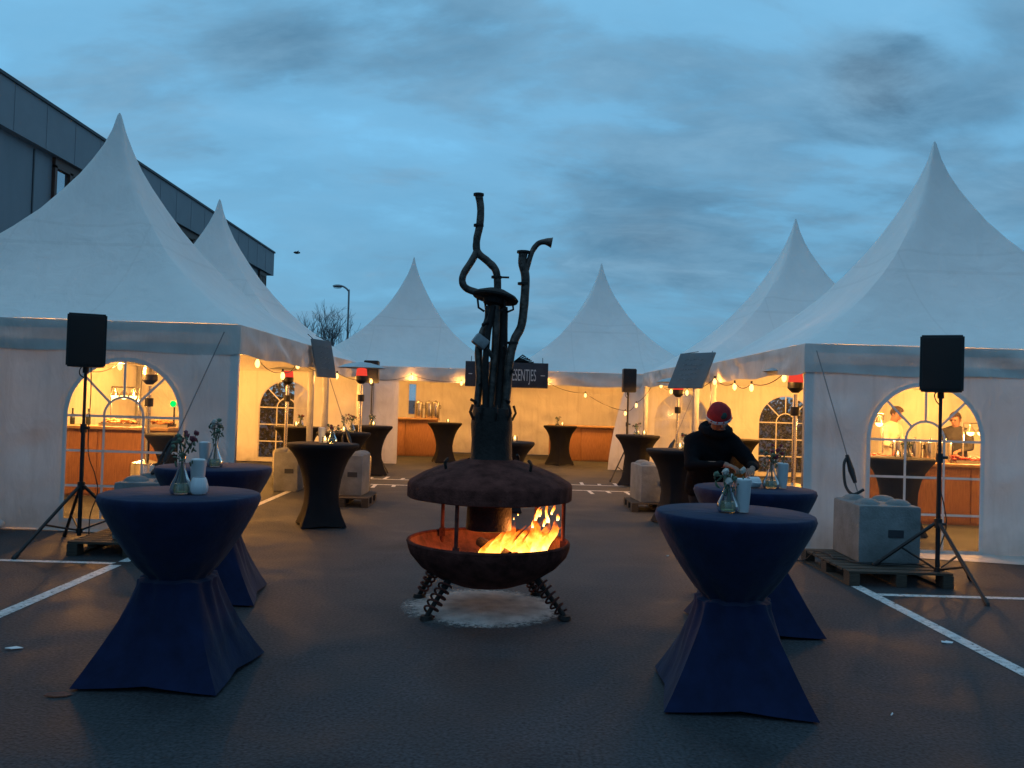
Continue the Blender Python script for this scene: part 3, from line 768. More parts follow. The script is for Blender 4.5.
# tilted disc (old brake plate) with brackets
dc = fp(496, 297, 0.02); Md = Euler((R(-8), R(9), 0)).to_matrix()
dk = MB().lathe([(0.02, 0.075), (0.08, 0.06), (0.17, 0.02), (0.19, 0.0), (0.185, -0.015), (0.10, -0.02), (0.09, -0.06), (0.05, -0.07)], c=dc, seg=36, cap0=True, cap1=True, M=Md).build('brake_disc', M_soot, fs)
m = MB()
for a in (0.4, 2.2, 3.4, 5.2):
    q = dc + Vector((0.15 * math.cos(a), 0.1 * math.sin(a), -0.02)); m.tube([q, q + Vector((0.01, 0, -0.07)), q + Vector((-0.06 * math.cos(a), 0, -0.10))], 0.010, 6)
m.build('bracket', M_soot, dk)
c = fp(481, 342, -0.05)
mu = MB().box(c, (0.12, 0.10, 0.09), rot=(0, R(35), R(10)), bevel=0.015).build('muffler_box', M_galv, fs)
MB().tube([c + Vector((0.05, 0, -0.05)), c + Vector((0.10, 0.02, -0.12))], 0.02, 8).build('muffler_stub', M_pipe, mu)
c = fp(521, 358, 0.05); m = MB()
for k in range(6): m.tube([c + Vector((-0.05, 0, -0.03)), c + Vector((0.02 + 0.014 * k, 0.01 * (k % 3), 0.028 - 0.012 * k)), c + Vector((0.03 + 0.016 * k, 0.01, 0.022 - 0.010 * k))], 0.006, 6)
m.build('bent_fan_blade', M_soot, fs)
m = MB()
for (px, py) in ((483, 386), (512, 372), (509, 402), (505, 349), (476, 402), (484, 325)):
    c = fp(px, py, -0.04); m.tube([c, c + Vector((0.05 * rnd.uniform(-1, 1), -0.02, 0.02))], 0.012, 6); m.ball(c, 0.018, sub=1)
m.build('bolts', M_soot, fs)
# logs (lie in the bowl)
for i, (x, y, a, l, z) in enumerate(((-0.02, -0.05, 20, 0.62, 0.36), (0.15, 0.05, -35, 0.6, 0.38), (0.22, -0.12, 70, 0.42, 0.42), (0.05, 0.1, 120, 0.5, 0.44))):
    d = Vector((math.cos(R(a)), math.sin(R(a)), 0.08)) * l / 2; c = Vector((FX + x, FY + y, z))
    o = MB().tube([c - d, c - d * .3, c + d * .4, c + d], [0.045, 0.05, 0.047, 0.04], 10).jitter(0.008, 12, i).build('firewood', M_log)
    tag(o, ('charred log lying lengthways at the bottom of the fire bowl', 'charred log slanting under the flames in the fire bowl', 'short charred log standing toward the right rim of the fire bowl', 'charred log on top of the fire at the back of the bowl')[i], 'log', 'logs burning in the bowl')
m = MB()
for k in range(70):
    a = rnd.random() * 2 * PI; q = 0.34 * math.sqrt(rnd.random()); m.ball((FX + 0.08 + q * math.cos(a), FY + q * math.sin(a), 0.30 + 0.35 * q * q + rnd.random() * 0.03), rnd.uniform(0.015, 0.035), (1, 1, 0.7), 1, (rnd.random() * 3, 0, rnd.random() * 3))
tag(m.build('embers', M_ember), 'bed of glowing embers under the flames in the bowl', 'embers', kind='stuff')
# flames
def flame_mat():
    m = bpy.data.materials.new('flame'); m.use_nodes = True; t = m.node_tree; t.nodes.clear(); n = t.nodes.new; l = t.links.new
    o = n('ShaderNodeOutputMaterial'); e = n('ShaderNodeEmission'); tr = n('ShaderNodeBsdfTransparent'); mx = n('ShaderNodeMixShader')
    uv = n('ShaderNodeUVMap'); s = n('ShaderNodeSeparateXYZ'); l(uv.outputs[0], s.inputs[0])
    c = n('ShaderNodeTexCoord'); no = n('ShaderNodeTexNoise'); no.inputs['Scale'].default_value = 16; no.inputs['Detail'].default_value = 3; l(c.outputs['Object'], no.inputs['Vector'])
    a = n('ShaderNodeMath'); a.operation = 'MULTIPLY_ADD'; l(no.outputs['Fac'], a.inputs[0]); a.inputs[1].default_value = 0.9; a.inputs[2].default_value = -0.45
    b = n('ShaderNodeMath'); b.operation = 'ADD'; l(a.outputs[0], b.inputs[0]); l(s.outputs['Y'], b.inputs[1])
    r = n('ShaderNodeValToRGB'); l(b.outputs[0], r.inputs[0]); cr = r.color_ramp
    cr.elements[0].position = 0.0; cr.elements[0].color = (1.0, 0.66, 0.20, 1)
    cr.elements[1].position = 1.0; cr.elements[1].color = (0.55, 0.06, 0.005, 1)
    x = cr.elements.new(0.4); x.color = (1.0, 0.42, 0.06, 1); x = cr.elements.new(0.7); x.color = (0.95, 0.20, 0.015, 1)
    st = n('ShaderNodeMapRange'); l(b.outputs[0], st.inputs[0]); st.inputs[3].default_value = 6.0; st.inputs[4].default_value = 1.5
    l(r.outputs[0], e.inputs[0]); l(st.outputs[0], e.inputs[1])
    al = n('ShaderNodeMapRange'); l(b.outputs[0], al.inputs[0]); al.inputs[1].default_value = 0.38; al.inputs[2].default_value = 1.0; al.inputs[3].default_value = 0.85; al.inputs[4].default_value = 0.0
    l(al.outputs[0], mx.inputs[0]); l(tr.outputs[0], mx.inputs[1]); l(e.outputs[0], mx.inputs[2]); l(mx.outputs[0], o.inputs['Surface'])
    return m
M_flame = flame_mat()
fl = MB(); uvl = fl.bm.loops.layers.uv.new('UVMap')
def tongue(x, y, z, h, w, lean, seed):
    seg, n = 10, 14; rings = []
    for j in range(n + 1):
        t = j / n
        r = w * 0.80 * (0.55 + 0.9 * t) * (1 - t) ** 0.8 * 1.25 + 0.0015
        cx_ = x + lean * t * t * h + 0.05 * h * math.sin(t * 7 + seed) * t * 1.8
        cy_ = y + 0.10 * h * math.sin(t * 5 + seed * 2) * t
        ring = []
        for k in range(seg):
            a = 2 * PI * k / seg
            q = r * (1 + 0.45 * math.sin(2 * a + seed + t * 6))
            ring.append(fl.bm.verts.new((cx_ + q * math.cos(a), cy_ + 0.55 * q * math.sin(a), z + h * t + 0.15 * q * math.sin(3 * a))))
        rings.append(ring)
    for j in range(n):
        for k in range(seg):
            f = fl.bm.faces.new((rings[j][k], rings[j][(k + 1) % seg], rings[j + 1][(k + 1) % seg], rings[j + 1][k]))
            for lp, tv in zip(f.loops, (j / n, j / n, (j + 1) / n, (j + 1) / n)): lp[uvl].uv = (0, tv)
fr = random.Random(4)
for (px, base, top, w) in ((483, 557, 539, .06), (487, 559, 543, .07), (491, 557, 535, .06), (520, 560, 538, .08), (536, 559, 537, .075), (491, 557, 536, .055), (500, 556, 528, .06), (508, 558, 531, .055), (516, 558, 533, .06), (523, 557, 528, .06), (530, 558, 530, .06), (538, 556, 527, .06), (545, 554, 524, .05), (495, 558, 543, .07), (512, 559, 541, .07), (527, 559, 540, .07), (540, 557, 536, .05), (504, 557, 533, .045), (533, 556, 520, .035)):
    yy = fr.uniform(-0.18, 0.12)
    q = fp(px, base); h = (base - top) * kx * 1.25
    tongue(FX + q.x * (1 + yy / FY), FY + yy, 0.335 + fr.uniform(0, .03) + max(0, (557 - base) * kx), h + 0.06, w, fr.uniform(0.1, 0.7), fr.uniform(0, 6))
for (px, base, top, w) in ((536, 520, 506, .013), (540, 516, 508, .010), (548, 522, 504, .017), (552, 514, 504, .012), (558, 520, 513, .013), (544, 526, 517, .010), (533, 527, 519, .008)):
    q = fp(px, base); tongue(FX + q.x, FY - 0.02, q.z, (base - top) * kx * 1.1, w, fr.uniform(-.2, 0.5), fr.uniform(0, 6))
for k in range(5):
    q = fp(fr.uniform(495, 548), fr.uniform(512, 532)); fl.bm.verts.ensure_lookup_table()
    tongue(FX + q.x, FY + fr.uniform(-.1, .1), q.z, 0.02, 0.003, 0, k)
fo = fl.build('flames', M_flame)
tag(fo, 'bright orange and yellow flames blazing in the right half of the fire bowl', 'fire', kind='stuff')
lamp('fire_light', (FX + 0.20, FY - 0.05, 0.62), 22, (1.0, 0.30, 0.06), 0.12)
lamp('fire_light', (FX + 0.02, FY + 0.05, 0.60), 9, (1.0, 0.28, 0.05), 0.12)

# ------------------------------------------------------------------ bar tables
def cover_mesh(prof, Rtop, seg=96, folds=0.0, seed=0, hem=0.02):
    m = MB(); rows = []
    for (z, r, s, fo_) in prof:
        row = []
        for k in range(seg):
            th = 2 * PI * k / seg
            ph = ((th + PI / 4) % (PI / 2)) - PI / 4       # 0 at edge middle, +-45 at corners
            sq = r * math.cos(PI / 4) / math.cos(ph)
            edge = (1 - (abs(ph) / (PI / 4)))
            sq *= 1 - 0.085 * s * edge
            rr = r * (1 - s) + sq * s
            rr *= 1 + fo_ * (math.sin(th * 13 + seed + z * 6) * .6 + noise.noise(Vector((math.cos(th) * 3, math.sin(th) * 3, z * 3 + seed))) * 0.8)
            zz = z + (hem * edge * s if z < 0.05 else 0) + (noise.noise(Vector((math.cos(th) * 2, math.sin(th) * 2, seed))) * 0.02 if 0.4 < z < 0.65 else 0)
            row.append(m.bm.verts.new((rr * math.cos(th), rr * math.sin(th), zz)))
        rows.append(row)
    for A, B in zip(rows, rows[1:]):
        for k in range(seg): m.bm.faces.new((A[k], A[(k + 1) % seg], B[(k + 1) % seg], B[k]))
    return m
BLUE = [(1.036, .452, 0, 0), (1.02, .458, 0, 0), (0.99, .448, 0, .004), (.93, .42, 0, .006), (.85, .378, 0, .008), (.76, .325, 0, .012), (.68, .27, 0, .02), (.62, .222, 0, .035), (.585, .185, 0, .06), (.568, .175, 0, .06), (.556, .225, .2, .06), (.52, .235, .4, .075), (.44, .275, .55, .06), (.34, .34, .75, .042), (.22, .42, .92, .026), (.10, .505, 1, .012), (.012, .575, 1, .004)]
BLK = [(1.036, .450, 0, 0), (1.02, .456, 0, 0), (.99, .438, 0, 0), (.93, .385, 0, .002), (.85, .335, .05, .004), (.74, .29, .1, .005), (.60, .26, .25, .006), (.45, .25, .45, .006), (.30, .27, .6, .005), (.16, .32, .8, .003), (.06, .375, 1, 0), (.012, .40, 1, 0)]
TH = 1.05
def make_table(blue, label, seed):
    t = thing('bar_table', label, 'bar table', (0, 0, 0))
    mt = M_blue if blue else M_black
    MB().lathe([(0.001, TH), (0.44, TH), (0.450, TH - 0.005), (0.453, TH - 0.015)], seg=96).build('table_top', mt, t, ang=60)
    cover_mesh(BLUE if blue else BLK, .45, seed=seed).build('table_cover', mt, t, ang=60)
    Rc = 0.535 if blue else 0.385
    for k in range(4):
        a = PI / 4 + k * PI / 2
        MB().lathe([(0.02, 0.0), (0.026, 0.004), (0.026, 0.02), (0.02, 0.028)], c=(math.cos(a) * (Rc - .03), math.sin(a) * (Rc - .03), 0), seg=14, cap0=True, cap1=True).build('foot', M_blackp, t)
    return t
bt1 = make_table(True, '', 1.0); bt2 = make_table(True, '', 4.0); kt = make_table(False, '', 2.0)
TB = {}
TB['L1'] = place(bt1, False, (-1.87, 5.13, 0), R(-3), 'blue cloth bar table at the front left, largest on its side', 'bar tables in blue stretch cloth')
TB['R1'] = place(bt2, False, (1.385, 4.98, 0), R(-7), 'blue cloth bar table at the front right with one bottle vase and one tumbler', 'bar tables in blue stretch cloth')
TB['L2'] = place(bt1, True, (-2.31, 7.05, 0), R(8), 'blue cloth bar table just behind the front left one', 'bar tables in blue stretch cloth')
TB['R2'] = place(bt2, True, (1.97, 6.55, 0), R(5), 'blue cloth bar table where the person in the red hat leans', 'bar tables in blue stretch cloth')
BG = 'bar tables in black stretch cloth'
blacks = [('A', -2.23, 11.0, 20, 'black cloth bar table nearest on the left, beyond the two blue ones'),
    ('C', -2.62, 14.6, 5, 'black cloth bar table close behind the nearest black one on the left'),
    ('D', -2.72, 18.4, 30, 'tall black bar table in front of the white canvas at the far left tent'),
    ('B', -3.85, 16.6, 10, 'black bar table inside the second left tent beside the arched window'),
    ('E', -1.42, 22.7, 15, 'black bar table before the wooden bar in the far left tent'),
    ('F', 1.66, 23.1, 40, 'black bar table before the wooden bar in the far right tent'),
    ('G', 0.10, 13.0, 0, 'black bar table mostly hidden behind the fire sculpture'),
    ('H', 2.86, 17.6, 45, 'black bar table in front of the far speaker stand on the right'),
    ('I', 2.55, 12.1, 12, 'black bar table just behind the person in the red hat, beside the white block'),
    ('J', 4.72, 17.0, 25, 'black bar table inside the second right tent, seen past the person'),
    ('K', 5.5, 11.7, 0, 'black bar table inside the nearest right tent, seen through the arched window'),
    ('M', -4.55, 12.3, 0, 'black bar table inside the nearest left tent, at the right edge of its window')]
for i, (k, x, y, a, lab) in enumerate(blacks):
    TB[k] = place(kt, i > 0, (x, y, 0), R(a), lab, BG)

# ------------------------------------------------------------------ things on the tables
def vase(loc, label, tall=True, hgt=0.42, seed=1, big=False, cloth=None):
    t = thing('flower_vase', label, 'vase', loc, rnd.random() * 6, 'flower vases on the bar tables')
    body = MB().lathe([(0.03, 0.002), (0.058, 0.004), (0.066, 0.025), (0.060, 0.055), (0.038, 0.10), (0.021, 0.15), (0.018, 0.20), (0.024, 0.225)], seg=24, cap0=True).build('vase_body', M_glass, t)
    MB().lathe([(0.02, 0.008), (0.056, 0.012), (0.057, 0.03), (0.045, 0.062), (0.001, 0.064)], seg=20, cap0=True).build('water', clear_water, body)
    r = random.Random(seed)
    st = MB(); fl_ = MB(); lf = MB()
    for k in range(9):
        a = r.random() * 2 * PI; sp = r.uniform(0.02, 0.085); h = hgt * r.uniform(0.72, 1.0)
        tip = Vector((math.cos(a) * sp, math.sin(a) * sp, h))
        st.tube(smooth_path([(r.uniform(-.02, .02), r.uniform(-.02, .02), 0.02), (0, 0, 0.2), tip * 0.8 + Vector((0, 0, .03)), tip], 3), 0.0025, 5)
        (fl_ if k % 3 else lf).ball(tip, r.uniform(0.014, 0.026), (1, 1, 0.8), 1, (r.random(), r.random(), 0))
        for j in range(4):
            q = tip * r.uniform(0.6, 1) + Vector((r.uniform(-.025, .025), r.uniform(-.025, .025), 0.0))
            lf.ball(q, r.uniform(0.008, 0.016), (1.6, 0.5, 0.5), 1, (r.random() * 3, r.random() * 3, r.random() * 3))
    st.build('stems', M_stem, t); fl_.jitter(0.006, 60, seed).build('blossoms', M_flow1 if seed % 2 else M_flow2, t); lf.build('leaves', M_leaf, t)
    return t
clear_water = clear_mat('vase_water', (0.7, 0.75, 0.55), 0.05, 0.05, 0.25, (0.35, 0.38, 0.2))
def tumbler(loc, label, paper=True, h=0.19):
    t = thing('tumbler', label, 'glass', loc, 0, 'tall tumblers on the blue tables')
    MB().lathe([(0.001, 0.003), (0.034, 0.004), (0.036, 0.02), (0.048, h), (0.045, h), (0.033, 0.022), (0.001, 0.02)], seg=24).build('glass', M_frost if paper else M_glass, t)
    if paper:
        MB().lathe([(0.029, 0.026), (0.038, h * 0.6), (0.0425, h * 0.98), (0.04, h * 1.03), (0.02, h * 1.02), (0.001, h * 0.99)], seg=11, cap0=True).jitter(0.003, 40, 3).build('paper_straws', M_paper, t)
    return t
def on(k, dx, dy): 
    o = TB[k]; return (o.location.x + dx, o.location.y + dy, TH + 0.001)
vase(on('L1', 0.02, -0.06), 'bottle vase of dark red flowers on the front left blue table', hgt=0.36, seed=1)
jr = thing('white_pot', 'small white ribbed pot beside the vase on the front left blue table', 'pot', on('L1', 0.12, -0.05))
m = MB()
prof = [(0.001, .003), (.040, .004), (.050, .02), (.053, .05), (.044, .085), (.036, .10), (.033, .10), (.040, .08), (.047, .05), (.04, .015), (.001, .012)]
m.lathe(prof, seg=36)
for v_ in m.bm.verts:
    a = math.atan2(v_.co.y, v_.co.x); f = 1 + 0.03 * math.cos(a * 14); v_.co.x *= f; v_.co.y *= f
m.build('pot_body', M_white, jr)
vase(on('L2', 0.02, -0.05), 'bottle vase of dry pale flowers on the second left blue table', hgt=0.40, seed=2)
tumbler(on('L2', -0.09, 0.02), 'frosty tall tumbler beside the dry flowers on the second left blue table')
tumbler(on('L1', 0.06, 0.10), 'tall tumbler of white paper behind the vase on the front left blue table')
vase(on('R1', -0.045, -0.02), 'short bottle vase with white bloom and watery base on the front right blue table', hgt=0.25, seed=6)
tumbler(on('R1', 0.04, -0.02), 'tall tumbler of white paper on the front right blue table')
vase(on('R2', 0.12, -0.02), 'bottle vase of thin dried flowers on the blue table by the person', hgt=0.34, seed=9)
tumbler(on('R2', 0.21, 0.0), 'tall tumbler of white paper at the right on the blue table by the person')
# toppled white mug the person is reaching for
mg = thing('white_mug', 'white mug tipped on its side on the blue table by the person', 'mug', (TB['R2'].location.x - 0.01, TB['R2'].location.y + 0.0, TH + 0.043), R(200))
Mr = Euler((0, R(90), 0)).to_matrix()
MB().lathe([(0.001, -.05), (.034, -.05), (.041, -.042), (.042, .05), (.038, .05), (.037, -.04), (.001, -.042)], seg=28, M=Mr).build('mug_body', M_white, mg)
MB().tube(smooth_path([(-0.03, .04, 0), (-0.02, .07, 0), (0.015, .07, 0), (0.03, .04, 0)]), 0.006, 8).build('handle', M_white, mg)

def candle(loc, label, sz=1.0):
    t = thing('candle_jar', label, 'candle', loc, 0, 'tea lights on the black bar tables')
    MB().lathe([(0.001, 0.002), (0.036, 0.003), (0.042, 0.03), (0.038, 0.085), (0.035, 0.085), (0.036, 0.03), (0.03, 0.012), (0.001, 0.01)], seg=20).build('jar', M_glass, t)
    MB().lathe([(0.03, 0.013), (0.03, 0.035), (0.001, 0.036)], seg=16, cap0=True).build('wax', M_wax, t)
    MB().lathe([(0.002, 0.037), (0.013, 0.05), (0.010, 0.07), (0.001, 0.095)], seg=12).build('flame', M_candle, t)
    return t
cands = {'A': (0.03, -.05), 'B': (-0.05, 0), 'C': (0.0, -.03), 'D': (0.05, -.05), 'E': (0.08, 0), 'F': (0.05, 0), 'G': (0.15, 0.0), 'H': (0.13, -.02), 'I': (0.02, 0.0), 'J': (-0.2, 0.0), 'K': (-0.02, 0.0)}
cl = {'A': 'lit tea light on the nearest black bar table on the left', 'B': 'lit tea light on the black table inside the second left tent', 'C': 'lit tea light on the black table behind the nearest left black one', 'D': 'lit tea light on the black table before the far white canvas, left', 'E': 'lit tea light on the black table in the far left tent', 'F': 'lit tea light on the black table in the far right tent', 'G': 'lit tea light on the table hidden behind the fire sculpture', 'H': 'lit tea light on the black table before the far right speaker', 'I': 'lit tea light on the black table just left of the person', 'J': 'lit tea light on the black table beyond the person, inside the tent', 'K': 'lit tea light on the table seen through the right arched window'}
cproto = None
for k, (dx, dy) in cands.items():
    if cproto is None: cproto = candle(on(k, dx, dy), cl[k])
    else: place(cproto, True, on(k, dx, dy), 0, cl[k])
    if k in 'ACGHI': lamp('candle_light', Vector(on(k, dx, dy)) + Vector((0, 0, .13)), 0.25, (1, .5, .15), .02)
for k, dx, dy, s_, lab in (('A', 0.11, 0.0, 11, 'small vase of dark flowers on the nearest black table on the left'), ('C', -0.02, 0.06, 12, 'bushy vase of dark flowers on the second black table on the left'), ('C', 0.12, 0.05, 13, 'thin vase of flowers at the right of the second black table on the left'), ('D', 0.0, 0.05, 14, 'small vase on the black table before the far white canvas'), ('B', 0.03, 0.0, 15, 'small vase on the black table inside the second left tent'), ('F', -0.08, 0.0, 16, 'thin vase on the black table in the far right tent'), ('H', -0.02, 0.03, 17, 'small vase on the black table before the far right speaker'), ('K', 0.12, 0.02, 18, 'vase of flowers on the table behind the right arched window'), ('I', 0.10, 0.05, 19, 'small vase on the black table just left of the person')):
    vase(on(k, dx, dy), lab, hgt=0.24 if k != 'C' else 0.3, seed=s_)
tumbler(on('A', -0.04, 0.08), 'clear tall tumbler on the nearest black table on the left')
tumbler(on('I', 0.12, -0.08), 'clear tall tumbler on the black table beside the person')

# ------------------------------------------------------------------ speakers on tripods
def speaker(loc, rz, label, w_=0.41, h_=0.58, d_=0.36):
    t = thing('loudspeaker', label, 'speaker', loc, rz, 'loudspeakers on tripod stands')
    m = MB(); a = w_ / 2
    m.prism([(-a, -d_ / 2), (a, -d_ / 2), (a * 0.72, d_ / 2), (-a * 0.72, d_ / 2)], 0, h_)
    bmesh.ops.bevel(m.bm, geom=list(m.bm.edges), offset=0.014, segments=2, affect='EDGES')
    m.build('cabinet', M_blackp, t)
    MB().box((0, -d_ / 2 - 0.004, h_ / 2), (w_ - 0.05, 0.018, h_ - 0.05), bevel=0.006).build('grille', M_grille, t)
    MB().lathe([(0.03, -0.06), (0.03, 0.0)], seg=14, cap0=True).build('pole_socket', M_blackp, t)
    return t
def stand(loc, h, feet, label, hub=0.55, cable=True):
    t = thing('tripod_stand', label, 'speaker stand', loc, 0, 'tripod speaker stands')
    MB().cyl((0, 0, 0.10), (0, 0, 1.25), 0.021).cyl((0, 0, 1.2), (0, 0, h), 0.016).build('pole', M_blackm, t)
    MB().cyl((0, 0, 1.19), (0, 0, 1.28), 0.032).tube([(0, 0, 1.24), (0.07, -0.02, 1.24)], 0.014, 8).build('collar', M_blackp, t)
    MB().cyl((0, 0, hub - .04), (0, 0, hub + .05), 0.036).tube([(0, 0, hub), (0.06, -0.04, hub)], 0.013, 8).build('hub', M_blackp, t)
    MB().cyl((0, 0, 0.13), (0, 0, 0.18), 0.032).build('collar', M_blackp, t)
    for (x, y, z) in feet:
        f = Vector((x, y, z + 0.015)); tp = Vector((0, 0, hub)) + Vector((x, y, 0)).normalized() * 0.03
        lg = MB().tube([tp, f], 0.017, 8).build('leg', M_blackm, t)
        fd = (f - tp).normalized()
        MB().tube([f - fd * 0.06, f + Vector((0, 0, 0)), f + Vector((0, 0, -0.012))], 0.024, 8).build('rubber_foot', M_blackp, lg)
        MB().tube([Vector((0, 0, 0.155)), tp.lerp(f, 0.56)], 0.011, 6).build('brace', M_blackm, t)
    if cable:
        MB().tube(smooth_path([(0.03, 0.05, h), (0.03, 0.07, h - .3), (0.035, 0.05, 1.0), (0.10, 0.08, 0.75), (0.13, 0.1, 0.55), (0.06, 0.1, 0.3), (0.05, 0.12, 0.02)]), 0.006, 6).build('cable', M_cable, t)
        MB().tube(smooth_path([(-0.02, 0.02, h + .02), (-0.06, 0.0, h - .04), (-0.05, -0.02, h - .10), (0, 0, h - .14)]), 0.006, 6).build('cable', M_cable, t)
    return t
stand((-4.39, 9.15, 0), 1.90, [(-0.20, -0.85, 0), (0.52, 0.32, 0), (-0.40, 0.50, 0)], 'black tripod stand on the left before the lit arched window', 0.62)
speaker((-4.39, 9.15, 1.88), R(24), 'black loudspeaker on the stand before the nearest left tent', 0.38, 0.56, 0.30)
stand((4.27, 8.25, 0), 1.88, [(0.03, -0.80, 0), (-0.52, 0.20, 0.14), (0.50, 0.30, 0)], 'black tripod stand on the right beside the concrete block', 0.60)
speaker((4.27, 8.25, 1.87), R(-26), 'black loudspeaker on the stand before the nearest right tent', 0.385, 0.545, 0.30)
stand((2.83, 18.9, 0), 1.95, [(-0.40, -0.5, 0), (0.45, -0.3, 0), (0.0, 0.5, 0)], 'black tripod stand behind a bar table at the far right', 0.7)
speaker((2.83, 18.9, 1.94), R(8), 'small black loudspeaker at the far right before the drawn canvas', 0.30, 0.52, .28)
stand((-2.87, 19.3, 0), 2.05, [(-0.40, -0.5, 0), (0.45, -0.3, 0), (0.0, 0.5, 0)], 'black tripod stand at the far left beside the patio heater', 0.7)
speaker((-2.87, 19.3, 1.98), R(-8), 'black loudspeaker at the far left, partly behind a heater hood', 0.34, 0.50, .28)

# ------------------------------------------------------------------ concrete blocks on pallets, straps
def pallet(loc, rz, label, sx=1.2, sy=1.3):
    t = thing('wooden_pallet', label, 'pallet', loc, rz, 'wooden pallets under the tent weights')
    n = 8
    for k in range(n):
        w_ = sy / n * 0.80
        MB().box((0, -sy / 2 + sy / n * (k + .5), 0.131), (sx, w_, 0.02)).build('deck_board', M_pallet, t, smooth=False)
    for k in range(3):
        x = -sx / 2 + 0.05 + (sx - 0.1) * k / 2
        for j in range(3):
            MB().box((x, -sy / 2 + 0.07 + (sy - 0.14) * j / 2, 0.0705), (0.10, 0.14, 0.095)).build('block', M_pallet, t, smooth=False)
        MB().box((x, 0, 0.012), (0.10, sy, 0.02)).build('bottom_board', M_pallet, t, smooth=False)
    return t
def cblock(loc, rz, label, sx=.62, sy=.78, sz=.58):
    t = thing('concrete_block', label, 'concrete block', loc, rz, 'concrete ballast blocks holding the tents')
    MB().box((0, 0, sz / 2), (sx, sy, sz), bevel=0.03).jitter(0.006, 6, sx).build('block_body', M_conc, t)
    for a in (-1, 1):
        for b in (-1, 1):
            MB().lathe([(0.125, sz - 0.004), (0.115, sz + 0.015), (0.085, sz + 0.038), (0.04, sz + 0.05), (0.001, sz + 0.052)], c=(a * sx * .25, b * sy * .25, 0), seg=20).build('stud', M_conc, t)
    MB().box((0.06, -sy / 2 - 0.003, sz * 0.52), (0.15, 0.012, 0.075)).build('lifting_slot', M_coping, t, smooth=False)
    return t
def strap(a, b, label, rz=0):
    a = Vector(a); b = Vector(b)
    t = thing('ratchet_strap', label, 'strap', b, 0, 'ratchet straps from the tent corners')
    d = a - b
    MB().tube([Vector((0, 0, 0)), d], 0.007, 6).build('webbing', M_rope, t)
    n = d.normalized(); e = d.length
    MB().tube([n * 0.10 + Vector((0, -.01, 0)), n * 0.24, n * 0.42], [0.02, 0.034, 0.02], 8).build('ratchet', M_blackm, t)
    MB().tube(smooth_path([n * 0.40, n * 0.36 + Vector((-.06, -.03, -.05)), n * 0.2 + Vector((-.09, -.04, -.12)), Vector((-.07, -.05, -.03)), Vector((0.05, -.04, 0.02))]), [0.016] * 25, 8).build('loose_webbing', M_cable, t)
    return t
pallet((3.87, 8.78, 0), 0, 'weathered pallet under the right-hand concrete block', 1.0, 1.3)
cblock((3.98, 8.98, 0.142), R(-3), 'concrete block with dark slot on the pallet by the right speaker')
strap((3.70, 10.00, 2.36), (3.90, 9.25, 0.80), 'strap from the nearest right tent corner down to its concrete block')
pallet((-3.62, 9.05, 0), 0, 'dark pallet behind the front left table, left end showing by the tripod', 1.2, 1.0)
cblock((-3.58, 9.15, 0.142), R(2), 'concrete block half hidden behind the left blue tables')
strap((-3.22, 10.00, 2.36), (-3.62, 9.3, 0.80), 'strap from the nearest left tent corner down behind the flowers')
pallet((2.55, 13.75, 0), 0, 'pallet under the pale block beside the black table on the right', 0.9, 0.9)
cblock((2.53, 13.8, 0.142), R(4), 'pale concrete block beside the black table left of the person')
strap((3.62, 15.2, 2.36), (2.75, 13.95, 0.80), 'strap from the middle right tent post to the pale block')
pallet((-2.32, 13.35, 0), 0, 'pallet under the pale block between the black tables on the left', 0.8, 0.9)
cblock((-2.26, 13.5, 0.142), R(-3), 'pale concrete block between the black tables on the left', .42, .6, .62)
strap((-3.15, 15.2, 2.36), (-2.3, 13.6, 0.84), 'strap from the middle left tent post to the pale block')
cblock((-3.62, 15.0, 0.0), R(0), 'concrete block inside the left tent edge, lit warm, behind the first black table', .42, .5, .68)
# sandbag at the left edge
sb = MB().ball((-5.72, 9.75, 0.10), 0.2, (1, .6, .48), 3).jitter(0.04, 5, 3).build('sandbag', M_sack)
tag(sb, 'white sandbag on the canvas foot of the left tent at the picture edge', 'sandbag')
# cable across the pallet
tag(MB().tube(smooth_path([(2.9, 9.9, 0.008), (3.2, 9.55, 0.01), (3.35, 9.3, 0.03), (3.42, 9.15, 0.155), (3.5, 8.95, 0.155), (3.46, 8.75, 0.155), (3.56, 8.7, 0.155), (3.62, 8.52, 0.155), (3.9, 8.45, 0.155), (4.22, 8.5, 0.155), (4.5, 8.6, 0.01), (5.0, 9.6, 0.01)]), 0.008, 6).build('power_cable', M_cable), 'black cable looped over the right-hand pallet', 'cable')

# ------------------------------------------------------------------ patio heaters
def heater(loc, label, H=2.2, lit=True):
    t = thing('patio_heater', label, 'patio heater', loc, 0, 'gas patio heaters')
    MB().lathe([(0.42, H - 0.035), (0.43, H - 0.03), (0.30, H + 0.025), (0.15, H + 0.06), (0.02, H + 0.075)], seg=32, cap1=True).build('reflector', M_alu, t)
    MB().lathe([(0.05, H - 0.03), (0.088, H - 0.045), (0.10, H - 0.17)], seg=24).build('burner', M_redglow if lit else M_steel, t)
    MB().lathe([(0.105, H - 0.17), (0.105, H - 0.25), (0.045, H - 0.31)], seg=24, cap0=True, cap1=True).build('burner_housing', M_blackm, t)
    MB().cyl((0, 0, 0.1), (0, 0, H - 0.33), 0.032).build('pole', M_steel, t)
    MB().cyl((0, 0, H - 0.62), (0, 0, H - 0.50), 0.06).build('valve', M_blackm, t)
    MB().lathe([(0.22, 0.0), (0.22, 0.60), (0.20, 0.64), (0.04, 0.68)], seg=28, cap0=True).build('tank_cover', M_steel, t)
    return t
heater((3.98, 11.5, 0), 'patio heater just inside the nearest right tent corner, red burner under the valance')
heater((3.42, 16.4, 0), 'patio heater below the slanted board on the right, red burner showing', 2.15)
h2 = heater((-3.92, 15.9, 0), 'patio heater inside the left tents, beside the arched back window', 2.15)
